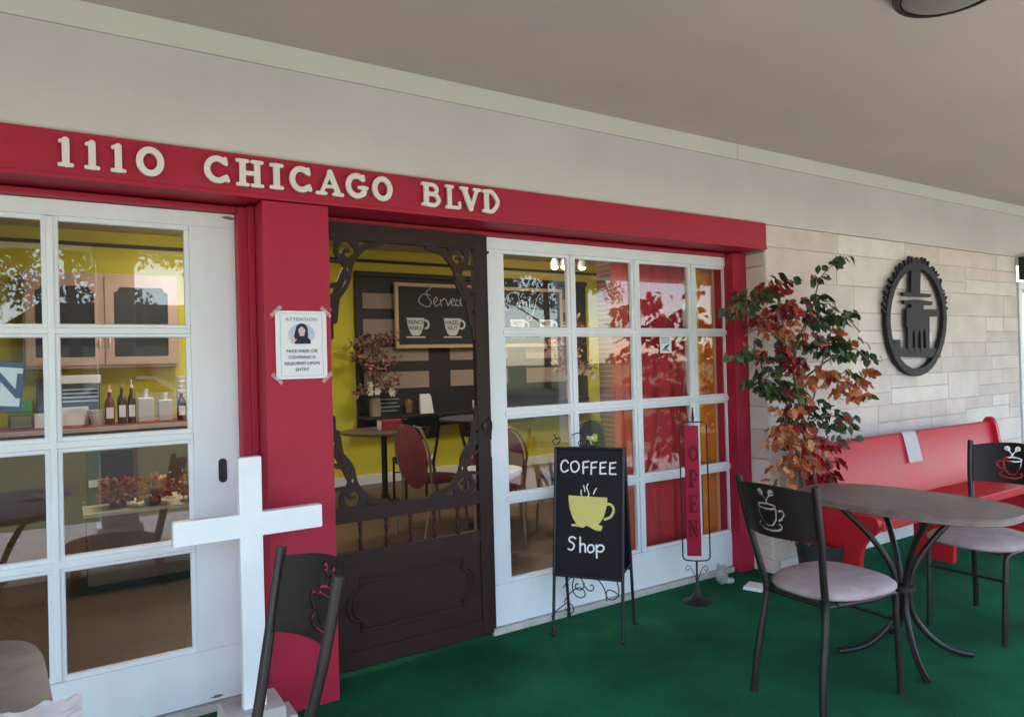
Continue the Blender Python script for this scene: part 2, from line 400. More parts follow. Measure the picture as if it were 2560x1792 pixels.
# ashlar stone wall right of the window, returning to the door frame
t = thing('stone_wall', 'pale ashlar stone wall behind the red pew with narrow dark joints', 'wall', (3.80, SY, 0))
ZS = 2.243
b = MB(); b.box(.012, 3.55, .0045, .25, 0, ZS-.003)
b.build('mortar_bed', MORTAR, t)
rng = random.Random(11)
def stones(L, z0, z1, put):
    z = z0
    courses = []
    while z < z1-.02:
        h = rng.choice((.09, .12, .15, .19, .22)); h = min(h, z1-z)
        if z1-(z+h) < .07: h = z1-z
        courses.append((z, z+h)); z += h
    for (a, c) in courses:
        x = 0.0
        while x < L-.01:
            wd = rng.uniform(.34, 1.05)*(1 if c-a > .12 else 1.15)
            if L-(x+wd) < .18: wd = L-x
            if c-a > .19 and rng.random() < .45:
                s = a+(c-a)*rng.choice((.42, .55)); xm = x+wd*rng.uniform(.35, .65)
                put(x, x+wd, a, s); put(x, xm, s, c) if wd > .5 else put(x, x+wd, s, c)
                if wd > .5: put(xm, x+wd, s, c)
            else: put(x, x+wd, a, c)
            x += wd
b = MB(); g = .0026
def put_front(x0, x1, z0, z1): b.box(x0+g, x1-g, -rng.uniform(0, .004), .03, z0+g, z1-g, .0025, seg=1)
stones(3.53, 0, ZS, put_front)
b.build('stones', STONE, t)
b = MB()
def put_ret(x0, x1, z0, z1): b.box(-.003-rng.uniform(0, .006), .011, x0+g+.004, x1-g, z0+g, z1-g, .004, seg=1)
stones(.23, 0, 2.07, put_ret)
for o in [b.build('return_stones', STONE, t)]: pass
# plinth strip at the foot of the stone wall
MB().box(.05, 3.5, -.014, -.007, .0, .085, .003, seg=1).build('plinth', CORN, t)

# doorway at the far right edge
t = thing('side_doorway', 'white framed opening under a dark lintel box at the far right of the stone wall', 'doorway', (7.36, SY, 0))
MB().box(.0, .07, -.01, .2, 0, 1.95, .003).build('door_frame', WHITE, t)
MB().box(.0, 1.2, -.01, .2, 1.951, 2.02, .003).build('head_frame', WHITE, t)
MB().box(-.03, .8, -.09, -.02, 2.03, 2.24, .006).build('lintel_box', METAL, t)
MB().box(.07, 1.2, .06, .07, 0, 1.95).build('pane', GLASS, t)
MB().box(.071, 1.2, .02, .05, 1.28, 1.33).build('glazing_bar', WHITE, t)
MB().box(1.2, 10, 0, .2, 0, 2.245).build('end_wall', STUCCO, t)

# ------------------------------------------------------------------ red frame: beam, pillars, jambs, address letters
fr = thing('red_storefront_frame', 'red painted beam on a broad red pillar framing the doors, with white address letters', 'storefront', (.8, BF, 0))
def LX(x): return x-.8
def LYy(y): return y-BF
b = MB(); b.box(LX(-3), LX(3.786), 0, .235+.12, 2.083, 2.2446, .004)
b.build('beam', RED, fr)
b = MB(); b.box(LX(-3), LX(3.784), -.006, .012, 2.0745, 2.0925, .003); b.build('beam_trim', RED, fr)
b = MB(); b.box(LX(.672), LX(.944), .012, .32, 0, 2.0735, .004)
b.build('pillar', RED, fr)
b = MB(); b.box(LX(.610), LX(.671), .17, .30, 0, 2.0735, .004); b.box(LX(.645), LX(.671), .14, .1695, 0, 2.0735, .004)
b.build('door_jamb', RED, fr)
b = MB(); b.box(LX(-3), LX(.609), .18, .30, 2.052, 2.0735, .003)
b.box(LX(.945), LX(3.64), .21, .33, 2.052, 2.0735, .003)
b.build('head_trim', RED, fr)
b = MB(); b.box(LX(3.660), LX(3.793), .17, .33, 0, 2.0735, .004); b.build('door_jamb', RED, fr)

SER = .062
def glyph(ch):
    st = .105; sf = SER
    V = lambda x: ([(x, .1), (x, .9)], st)
    F = lambda x, y, w=.17: ([(x-w, y), (x+w, y)], sf)
    if ch == '1': return [([(.5, .08), (.5, .9)], .115), ([(.22, .86), (.5, .92)], .06), ([(.18, .05), (.82, .05)], .065)], []
    if ch == '0': return [(arc(.5, .5, .36, .42, 0, 360, 40), .105)], []
    if ch == 'O': return [(arc(.5, .5, .36, .41, 0, 360, 40), .1)], []
    if ch == 'C': return [(arc(.52, .5, .37, .41, 48, 312, 36), .10), ([(.83, .74), (.8, .93)], .06), ([(.83, .26), (.88, .12)], .07)], []
    if ch == 'H': return [V(.25), V(.75), ([(.25, .5), (.75, .5)], .07), F(.25, .95), F(.25, .05), F(.75, .95), F(.75, .05)], []
    if ch == 'I': return [([(.5, .1), (.5, .9)], .125), ([(.16, .93), (.84, .93)], .07), ([(.16, .07), (.84, .07)], .07)], []
    if ch == 'A': return [([(.2, .1), (.5, .92)], .07), ([(.5, .92), (.8, .1)], .1), ([(.3, .34), (.7, .34)], .055), F(.18, .05, .15), F(.8, .05, .16)], []
    if ch == 'G': return [(arc(.5, .5, .36, .41, 48, 330, 40), .1), ([(.8, .76), (.78, .92)], .055), ([(.6, .44), (.93, .44)], .06), ([(.8, .44), (.8, .2)], .09)], []
    if ch == 'B': return [V(.25), (cr2([(.25, .93), (.6, .92), (.76, .73), (.6, .53), (.25, .53)]), .075), (cr2([(.25, .53), (.66, .52), (.84, .29), (.66, .07), (.25, .07)]), .08), F(.2, .94, .12), F(.2, .06, .12)], []
    if ch == 'L': return [V(.3), F(.3, .95, .18), ([(.14, .05), (.82, .06)], .07), ([(.86, .06), (.86, .28)], .06)], []
    if ch == 'V': return [([(.2, .9), (.5, .08)], .11), ([(.5, .08), (.8, .9)], .075), F(.17, .95, .15), F(.82, .95, .14)], []
    if ch == 'D': return [V(.25), (cr2([(.2, .93), (.55, .92), (.82, .5), (.55, .08), (.2, .07)], 8), .085), F(.2, .94, .12), F(.2, .06, .12)], []
    if ch == 'E': return [V(.28), ([(.14, .95), (.8, .95)], .055), ([(.14, .05), (.82, .05)], .055), ([(.28, .52), (.66, .52)], .05), ([(.84, .95), (.84, .78)], .045), ([(.86, .05), (.86, .24)], .045), ([(.66, .62), (.66, .42)], .04)], []
    if ch == 'N': return [([(.22, .1), (.22, .9)], .06), ([(.8, .9), (.8, .1)], .06), ([(.2, .92), (.8, .08)], .1), F(.2, .95, .13), F(.2, .05, .15), F(.82, .95, .15)], []
    if ch == 'P': return [V(.28), (cr2([(.2, .94), (.62, .93), (.82, .7), (.62, .45), (.28, .45)]), .07), F(.24, .94, .12), F(.28, .05, .18)], []
def letter_mesh(ch, wd, ht, thick, bev=0, res=.022):
    st, _ = glyph(ch)
    # work in isotropic units: y in [0,1], x scaled to the aspect
    k = wd/ht
    st = [([(x*k, y) for x, y in s], w_*(.9 if k < .9 else 1)) for s, w_ in st]
    me = plate(st, res=res, thick=thick/ht, bevel=bev/ht, simplify=.1)
    me.transform(Matrix.Scale(ht, 4)); return me
zt0, zb0 = onY(148, 345, BF)[2], onY(165, 419, BF)[2]
zt1, zb1 = onY(1225, 479, BF)[2], onY(1225, 534, BF)[2]
spans = [('1', 250, 332), ('1', 367, 447), ('1', 482, 562), ('0', 597, 727), ('C', 893, 1017), ('H', 1036, 1164), ('I', 1183, 1252), ('C', 1270, 1378), ('A', 1393, 1511), ('G', 1518, 1622), ('O', 1636, 1730), ('B', 1853, 1945), ('L', 1955, 2033), ('V', 2027, 2116), ('D', 2120, 2206)]
LETW = mat('letter_white', (.76, .72, .72), .5, nscale=20, namt=.06)
LETE = mat('letter_shadow_edge', (.10, .03, .04), .6)
for ch, a, c in spans:
    ua, uc = a/1.766, c/1.766
    xa = onY(ua, 400+.11*ua, BF)[0]; xc = onY(uc, 400+.11*uc, BF)[0]
    k = (ua-141)/(1248-141); zt = zt0+(zt1-zt0)*k; zb = zb0+(zb1-zb0)*k
    me = letter_mesh(ch, xc-xa, zt-zb, .012, .001)
    me.transform(wallM(LX(xa), -.0135, zb)); me.materials.append(LETW)
    link('address_letter', me, fr, 30)
    me = letter_mesh(ch, xc-xa, zt-zb, .004, .0)
    bb = MB(); bb.bm.from_mesh(me)

# ------------------------------------------------------------------ white glazed doors
ROWS = [(1.972, 1.583), (1.533, 1.158), (1.100, .712), (.654, .266)]
def glazed(name, label, cat, x0, x1, cols, left_stile, right_stile, handle=None):
    t = thing(name, label, cat, (x0, D, 0))
    L = lambda x: x-x0
    z0, z1 = .035, 2.05
    # frame: top rail, bottom rail, stiles
    b = MB(); b.box(0, L(x1), -.0, .04, ROWS[0][0]+.018, z1, .0012); b.build('top_rail', WHITE, t)
    b = MB(); b.box(0, L(x1) if right_stile else L(x1)-.01, 0, .04, z0, ROWS[-1][1]-.018, .0012); b.build('bottom_rail', WHITE, t)
    if left_stile:
        b = MB(); b.box(0, L(cols[0][0])-.018, .0005, .0395, ROWS[-1][1]-.017, ROWS[0][0]+.0176, .0008); b.build('stile', WHITE, t)
    if right_stile:
        b = MB(); b.box(L(cols[-1][1])+.018, L(x1), .0005, .0395, ROWS[-1][1]-.017, ROWS[0][0]+.0176, .0008); b.build('stile', WHITE, t)
    # glazing bars: moulded, raised centre fillet with lower shoulders
    def hbar(za, zb, xa, xb):
        b = MB(); b.box(L(xa), L(xb), .006, .034, za+.001, zb-.001, .003); m = (za+zb)/2; hh = (zb-za)*.24
        b.box(L(xa), L(xb), -.003, .02, m-hh, m+hh, .004, seg=3); return b.build('glazing_bar', WHITE, t)
    def vbar(xa, xb, za, zb):
        b = MB(); b.box(L(xa)+.001, L(xb)-.001, .0055, .0335, za, zb, .003); m = (L(xa)+L(xb))/2; hh = (xb-xa)*.22
        b.box(m-hh, m+hh, -.0035, .0195, za, zb, .004, seg=3); return b.build('glazing_bar', WHITE, t)
    xl, xr = cols[0][0]-.017, cols[-1][1]+(.017 if right_stile else 0)
    if not right_stile: xr = x1
    for (a, bb) in zip(ROWS, ROWS[1:]): hbar(bb[0], a[1], xl, xr)
    for (a, bb) in zip(cols, cols[1:]): vbar(a[1], bb[0], ROWS[-1][1]-.015, ROWS[0][0]+.015)
    # sticking (bead) round each pane and the pane itself
    for (xa, xb) in cols:
        for (zt, zb) in ROWS:
            b = MB(); s = .012; bx0, bx1 = L(xa)-.0185, L(xb)+.0185; bz0, bz1 = zb-.0185, zt+.0185
            if xb < x1-.001 or right_stile:
                pass
            for (p, q, r_, s_) in ((L(xa)-.019, L(xb)+.019, zt-.001, zt+.019), (L(xa)-.019, L(xb)+.019, zb-.019, zb+.001), (L(xa)-.019, L(xa)+.001, zb+.0011, zt-.0011), (L(xb)-.001, L(xb)+.019, zb+.0011, zt-.0011)):
                b.box(p, q, .0085, .031, r_, s_, .0025, seg=1)
            b.build('pane_bead', WHITE, t)
            b = MB(); b.box(L(xa)-.004, L(xb)+.004, .019, .0235, zb-.004, zt+.004); b.build('pane', GLASS, t)
    return t
LD = glazed('white_glazed_door', 'white wooden door with tall glass panes, left of the red pillar', 'door', -1.02, .6095, [(-.95, -.52), (-.475, -.073), (-.019, .414)], True, True)
# recessed pull
b = MB(); me = plate([([(0, -.034), (0, .034)], .013)], res=.002, thick=.003); me.transform(wallM(1.02+.541, -.0017, .978)); b.mesh(me); b.build('pull_handle', IRON, LD)
b = MB(); me = plate([([(0, -.034), (0, .034)], .016)], cuts=[([(0, -.034), (0, .034)], .0125)], res=.002, thick=.005); me.transform(wallM(1.02+.541, -.003, .978)); b.mesh(me); b.build('pull_rim', METAL, LD)
RWN = glazed('white_window_grid', 'white grid of sixteen glass panes with red curtains behind, right of the brown screen door', 'window', 1.848, 3.668, [(1.953, 2.368), (2.427, 2.843), (2.912, 3.322), (3.394, 3.655)], True, False)
b = MB(); b.box(1.809, 1.846, D-.005, D+.06, 0, 2.05, .003); b.build('door_post', BROWN, None)
bpy.data.objects['door_post'].location = (0, 0, 0); tag(bpy.data.objects['door_post'], 'narrow dark brown post between the screen door and the white window grid', 'post')
t = thing('door_sill', 'worn cream stone sill strip under the white window grid', 'sill', (1.85, D, 0))
b = MB(); b.box(-.03, 1.80, -.022, .06, -.01, .033, .004); b.build('sill_stone', SILL, t)
t = thing('door_threshold', 'chipped grey threshold under the left white door', 'threshold', (-1, D, 0))
b = MB(); b.box(-.5, 1.60, -.02, .06, -.01, .031, .004); b.build('threshold_stone', SILL, t)
# sticker on the window and latch plates
t = thing('window_sticker', 'small white notice sticker with tiny print on the window pane before the red curtain', 'sticker', tuple(onY(1664, 860, D+.017)))
MB().box(-.048, .048, -.0012, .0, -.055, .055).build('paper', PAPER, t)
me = bpy.data.meshes.new('x')
b = MB()
for k in range(3): b.box(-.04, .03, -.0022, -.0014, .035-k*.014, .041-k*.014)
b.prism([(-.035, -.04), (.03, -.045), (.0, -.01), (.035, .0), (.01, -.02)], -.0022, -.0014)
b.build('print', GREYINK, t)
t = thing('white_latch', 'small white plastic latch on the window grid edge beside the brown door', 'latch', tuple(onY(1229, 1120, D-.004)))
MB().box(-.008, .008, -.012, .003, -.045, .045, .004).build('latch_body', WHITE2, t)
t = thing('hinge_pin', 'tiny black hook on the top corner of the brown screen door', 'hook', tuple(onY(1218, 632, D-.01)))
MB().ball((0, -.006, 0), .007, 6).box(-.02, 0, -.006, -.002, -.002, .002).build('pin', IRON, t)

# ------------------------------------------------------------------ brown screen door
SD = thing('brown_screen_door', 'dark brown wooden screen door with scrolled corner brackets and turned spindles', 'door', (.905, 3.075, .028))
SX0 = .905; SY0 = 3.075; SZ0 = .028
def sx(x): return x-SX0
def sz(z): return z-SZ0
XL, XR = .998, 1.743
b = MB(); b.box(0, sx(XL), 0, .035, 0, sz(2.05), .003); b.build('stile', BROWN, SD)
b = MB(); b.box(sx(XR), sx(1.808), 0, .035, 0, sz(2.05), .003); b.build('stile', BROWN, SD)
b = MB(); b.box(sx(XL), sx(XR), .0005, .0345, sz(1.972), sz(2.05), .002); b.build('top_rail', BROWN, SD)
b = MB(); b.box(sx(XL), sx(XR), .0005, .0345, sz(.69), sz(.757), .003); b.build('middle_rail', BROWN, SD)
b = MB(); b.box(sx(XL), sx(XR), .0005, .0345, sz(.497), sz(.556), .002); b.build('lower_rail', BROWN, SD)
b = MB(); b.box(sx(XL), sx(XR), .0005, .0345, 0, sz(.108), .002); b.build('bottom_rail', BROWN, SD)
b = MB(); b.box(sx(XL), sx(XR), .008, .03, sz(.108), sz(.497)); b.build('kick_panel', BROWN, SD)
# raised moulding on the kick panel: rectangle with round bulging ends
xa, xb, za, zb = 1.09+.02, 1.64, .188, .432; zm = (za+zb)/2
for off in (0, .022):
    pts = [(xa+off*.6, zb-off), (xb-off*.6, zb-off), (xb-off*.6, zm+.075)]+arc(xb-off*.6+.012, zm, .05-off*.6, .072-off*.4, 80, -80, 14)+[(xb-off*.6, zm-.075), (xb-off*.6, za+off), (xa+off*.6, za+off), (xa+off*.6, zm-.075)]+arc(xa+off*.6-.012, zm, .05-off*.6, .072-off*.4, 260, 100, 14)+[(xa+off*.6, zm+.075), (xa+off*.6, zb-off)]
    b = MB(); b.tube([(sx(x), .008, sz(z)) for x, z in pts], .0065, 8, cap=False); b.build('panel_moulding', BROWN, SD)
# screen cloth and spindles
b = MB(); b.box(sx(XL), sx(XR), .020, .0205, sz(.757), sz(1.972)); b.box(sx(XL), sx(XR), .020, .0205, sz(.556), sz(.69)); b.build('screen_mesh', SCREEN, SD)
for u in (901, 966, 1027, 1086, 1145):
    x = onY(u, 1345, 3.09)[0]
    prof = [(.006, 0), (.010, .006), (.010, .018), (.006, .022), (.008, .034), (.0105, .045), (.006, .055), (.0085, .067), (.006, .079), (.0105, .089), (.008, .10), (.006, .112), (.010, .116), (.010, .128), (.006, .134)]
    b = MB(); b.lathe(prof, 12, (sx(x), .012, sz(.556))); b.build('spindle', BROWN, SD)
# corner brackets: band following the oval + scrolls, cut as flat fretwork
def br_pts(pp, flip=False):
    return [tuple(onY(820+x/5.739, 560+y/5.739, 3.085)[[0, 2]]) for x, y in pp]
cx = (XL+XR)/2
oval = br_pts([(700, 340), (560, 390), (450, 490), (380, 580), (300, 730), (220, 910), (180, 1100), (158, 1300), (150, 1400)])
ringc = br_pts([(255, 385)])[0]
# convert to corner-relative coordinates (dx from left edge, dz down from top)
def rel(p): return (p[0]-XL, 1.972-p[1])
ov = [rel(p) for p in oval]
ov = [(max(x, .018), z) for x, z in ov]
ov[0] = (ov[0][0]+.03, .006)
rc = rel(ringc)
band = [(x-.020*(1 if i > 3 else .6), z-.018*(1 if i < 5 else .2)) for i, (x, z) in enumerate(ov)]
band = [(max(x, .004), max(z, .004)) for x, z in band]
strokes = [(cr2(band, 5), .0145),
           (arc(rc[0], rc[1], .046, .052, 0, 360, 30), .0095),
           (spiral(rc[0]+.004, rc[1]+.012, .03, .012, 20, 300, 20), .0085),
           (cr2([(rc[0]-.045, .0), (rc[0]-.05, .05), (rc[0]-.02, .10), (rc[0]+.01, .16), (rc[0]-.01, .22), (.02, .285)]), .010),
           (cr2([(.002, .215), (.03, .205), (.03, .245), (.004, .26)]), .010),
           ([(.002, .30), (.05, .19)], .012), ([(.0, .095), (.045, .10)], .009),
           (cr2([(rc[0]+.045, .01), (rc[0]+.055, .05), (rc[0]+.02, .11)]), .012), ([(.0, .34), (.0, .44)], .016)]
base = plate(strokes, polys=[[(rc[0]-.005, .12), (rc[0]+.035, .10), (rc[0]+.015, .18), (rc[0]-.005, .21)]], cuts=[([(rc[0]+.006, .128), (rc[0]+.006, .134)], .007)], res=.002, thick=.014)
# trim anything poking outside the opening
for fx in (0, 1):
    for fz in (0, 1):
        me = base.copy(); bb = bmesh.new(); bb.from_mesh(me)
        bmesh.ops.bisect_plane(bb, geom=bb.verts[:]+bb.edges[:]+bb.faces[:], plane_co=(0, 0, 0), plane_no=(-1, 0, 0), clear_outer=True)
        bmesh.ops.bisect_plane(bb, geom=bb.verts[:]+bb.edges[:]+bb.faces[:], plane_co=(0, 0, 0), plane_no=(0, -1, 0), clear_outer=True)
        for v in bb.verts:
            x, z, th = v.co
            X = XL+x if not fx else XR-x
            Z = 1.972-z if not fz else .757+z*.93
            v.co = (sx(X), .010+th, sz(Z))
        bmesh.ops.recalc_face_normals(bb, faces=bb.faces); bb.to_mesh(me); bb.free(); me.materials.append(BROWN)
        link('corner_bracket', me, SD, 30)
b = MB(); p = onY(1211, 1065, SY0); b.lathe([(.002, -.012), (.013, -.01), (.015, -.003), (.015, 0)], 14, (sx(p[0]), -.0, sz(p[2])), axis='Y', sy=1.4); b.build('door_knob', IRON, SD)
MB().tube([(sx(1.805), -.004, sz(1.12)), (sx(1.812), -.02, sz(1.09)), (sx(1.806), -.02, sz(1.04)), (sx(1.812), -.008, sz(1.02))], .004, 8, smooth=4).build('latch_lever', IRON, SD)

for (x, z) in ((XL-.03, 1.93), (1.775, 1.93), (1.775, .52), (1.775, .13)):
    MB().lathe([(.0045, -.0015), (.005, 0)], 10, (sx(x), -.0003, sz(z)), axis='Y').build('screw_head', METAL, SD)
CHIP = mat('bare_wood_chip', (.25, .19, .15), .9, nscale=40, namt=.4)
for kk, (x, z, w_, h_) in enumerate(((.585, 2.035, .03, .008), (.50, .052, .035, .006), (.18, .048, .05, .005))):
    rr_ = random.Random(kk); pts_ = [(x+w_*math.cos(a)*rr_.uniform(.4, 1), z+h_*math.sin(a)*rr_.uniform(.5, 1.2)) for a in np.linspace(0, 2*PI, 11)[:-1]]
    MB().prism([(a+1.02, c) for a, c in pts_], -.0012, .0005, 'XZ').build('paint_chip', CHIP, LD)

# ------------------------------------------------------------------ notice taped to the pillar
PX, PZ = (.712+.921)/2, (1.629+1.351)/2
t = thing('mask_notice', 'white paper notice about face masks taped to the red pillar', 'notice', (PX, 2.893, PZ), 0)
hw, hh = .1045, .139
b = MB(); nx, nz = 10, 12
V = [[b.bm.verts.new((-hw+2*hw*i/nx, -.003-.003*abs(math.sin(i*.9+j*.5))*(abs(j-nz/2)/nz), -hh+2*hh*j/nz)) for i in range(nx+1)] for j in range(nz+1)]
for j in range(nz):
    for i in range(nx): b.bm.faces.new((V[j][i], V[j][i+1], V[j+1][i+1], V[j+1][i]))
b.build('paper', PAPER, t)
PM = lambda x, z: wallM(x, -.0072, z)
b = MB(); b.mesh(text_mesh('ATTENTION', .0215, space=1.1), M=PM(0, hh-.035)); b.build('heading_text', GREYINK, t, angle=0)
b = MB()
for i, s in enumerate(('FACE MASK OR', 'COVERING IS', 'REQUIRED UPON', 'ENTRY')):
    b.mesh(text_mesh(s, .0185), M=PM(0, -.026-i*.0252))
b.build('body_text', INK, t, angle=0)
b = MB()
for q in ((-hw+.018, hw-.018, hh-.0105, hh-.0095), (-hw+.018, hw-.018, -hh+.0115, -hh+.0125), (-hw+.018, -hw+.019, -hh+.012, hh-.01), (hw-.019, hw-.018, -hh+.012, hh-.01)): b.box(q[0], q[1], -.0076, -.007, q[2], q[3])
b.build('border_line', GREYINK, t)
b = MB(); b.mesh(plate(polys=[arc(0, .045, .052, .042, 0, 360, 30)], res=.004, thick=.0006), M=wallM(0, -.0070, 0)); b.build('backdrop_blob', PALEB, t)
b = MB()
b.mesh(plate(polys=[arc(0, .062, .025, .026, 0, 360, 24), [(-.026, .06), (-.03, .04), (-.036, .018), (-.03, .004), (.036, .004), (.035, .02), (.025, .028), (.026, .045), (.024, .06)]], res=.002, thick=.0006), M=wallM(0, -.0079, 0))
b.build('figure_hair', NAVY, t)
b = MB(); b.mesh(plate(polys=[[(0, .076), (-.015, .062), (-.012, .048), (-.008, .036), (.009, .036), (.012, .048), (.015, .062)]], res=.002, thick=.0006), M=wallM(0, -.0087, 0))
b.mesh(plate([([(-.035, .01), (-.033, .022)], .006), ([(-.035, .02), (-.038, .03)], .002), ([(-.032, .02), (-.032, .031)], .002), ([(-.03, .014), (-.023, .022)], .002)], res=.0015, thick=.0006), M=wallM(0, -.0087, 0)); b.build('figure_face', SKINP, t)
for sxn, szn in ((-1, 1), (1, 1), (-1, -1), (1, -1)):
    b = MB(); b.box(-.028, .028, -.0092, -.0086, -.008, .008, rot=None)
    o = b.build('tape_strip', TAPE, t); o.location = (sxn*(hw-.002), 0, szn*(hh-.003)); o.rotation_euler = (0, R(-45*sxn*szn*-1), 0)

# ------------------------------------------------------------------ white cross
t = thing('white_cross', 'waist-high white wooden cross on a block base before the red pillar', 'cross', (.563, 2.70, 0))
b = MB(); b.box(-.041, .041, 0, .04, .13, 1.072, .004)
b.build('post', WHITE2, t)
b = MB(); b.box(-.262, .264, -.0015, .0415, .778, .866, .005); b.build('crossbar', WHITE2, t)
BASEW = mat('weathered_cream_block', (.58, .55, .52), .7, nscale=9, namt=.2, bump=.15)
b = MB(); b.prism([(-.125, 0), (.105, 0), (.098, .155), (-.105, .155)], -.05, .13, 'XZ', bev=.004); b.box(.107, .145, -.03, .1, 0, .10, .004); b.build('base_block', BASEW, t)

# ------------------------------------------------------------------ emblem on the stone wall
EX, EZ = 5.54, 1.665
t = thing('round_iron_emblem', 'round black iron emblem with monogram bars hung on the stone wall', 'emblem', (EX, 2.875, EZ))
def em(x, y):
    p = onY(2160+x/4.0175, 600+y/4.0175, 2.875); return (p[0]-EX, p[2]-EZ)
def emp(*a): return [em(x, y) for x, y in a]
ell = emp(*[(510+285*math.cos(a), 785+530*math.sin(a)*(1 if math.sin(a) < 0 else 1.03)) for a in np.linspace(0, 2*PI, 61)])
strk = [(ell, .026)]
rg = [math.hypot(*p) for p in ell]
b = MB(); b.mesh(plate(strk, res=.008, thick=.03, bevel=.002)); b.build('ring', EMBL, t, M=wallM(0, 0, 0))
b = MB()
b.mesh(plate([], polys=[emp((462, 190), (552, 190), (545, 545), (455, 545)), emp((375, 525), (655, 545), (650, 575), (375, 560)), emp((380, 608), (520, 600), (672, 622), (665, 655), (520, 648), (385, 640)),
    emp((460, 640), (578, 645), (580, 700), (740, 697), (735, 768), (640, 768), (640, 1085), (604, 1085), (602, 940), (590, 885), (572, 930), (572, 1140), (552, 1140), (550, 940), (538, 890), (524, 940), (522, 1140), (498, 1140), (492, 940), (480, 890), (468, 940), (465, 1140), (425, 1100), (425, 880), (410, 870), (410, 690), (458, 680))],
    res=.006, thick=.02, bevel=.001)); b.build('monogram', EMBL, t, M=wallM(0, -.004, 0))
b = MB(); b.mesh(plate([], polys=[emp((270, 1080), (300, 1095), (290, 1000), (350, 1000), (352, 1080), (430, 1085), (760, 1085), (750, 1180), (300, 1172))], res=.006, thick=.022)); b.build('base_bar', EMBL, t, M=wallM(0, -.001, 0))
b = MB(); rr = random.Random(4)
fl = []
for k in range(34):
    a = R(8+164*k/33); i = int((360-(8+164*k/33))/360*60); c = np.array(ell[i % 60]); n = c/np.linalg.norm(c)
    ln = rr.uniform(.03, .05); tx = np.array([-n[1], n[0]])*rr.uniform(-.03, .03)
    fl.append(([tuple(c+n*.02), tuple(c+n*(.02+ln*.6)+tx*.5), tuple(c+n*(.02+ln)+tx)], rr.uniform(.006, .011)))
b.mesh(plate(fl, res=.006, thick=.018)); b.build('flame_fringe', EMBL, t, M=wallM(0, -.002, 0))

# ------------------------------------------------------------------ ceiling light
CLX, CLY = 2.70, 1.25
t = thing('ceiling_light', 'unlit round ceiling lamp with dark rim above the table', 'ceiling light', (CLX, CLY, ZC))
MB().lathe([(.17, -.001), (.185, -.012), (.183, -.04), (.172, -.052), (.158, -.05), (.155, -.03), (.153, -.001)], 48).build('rim', METAL, t)
DIFF = mat('smoked_diffuser', (.22, .20, .18), .4, nscale=20, namt=.1)
MB().lathe([(.154, -.046), (.135, -.058), (.09, -.068), (.0, -.072)], 48).build('diffuser', DIFF, t)

# ------------------------------------------------------------------ cafe chair (local: faces +x, origin between rear legs at seat level projected to floor)
def cup_cuts():
    s = []
    w_ = .0035
    s.append((spiral(-.020, .072, .014, .003, -60, 480, 30), w_))
    s.append((spiral(.030, .072, .014, .003, 240, -300, 30), w_))
    s.append((cr2([(-.008, .060), (.002, .045), (.004, .028)]), w_)); s.append((cr2([(.018, .060), (.008, .045), (.006, .030)]), w_))
    s.append((arc(.0, .018, .042, .011, 20, 175, 16), .0042)); s.append((arc(.0, .018, .042, .011, 195, 335, 16), .0042))
    s.append((cr2([(.040, .012), (.034, -.030), (.018, -.052)]), .0045))
    s.append((cr2([(-.040, .008), (-.034, -.025), (-.02, -.05)]), .0028))
    s.append((cr2([(.05, .004), (.062, .008), (.068, -.005), (.058, -.025), (.044, -.034)]), .0045))
    s.append((arc(.002, -.058, .052, .020, 150, 395, 24), .0045)); s.append((arc(0, -.054, .018, .004, 190, 350, 8), .003))
    return s
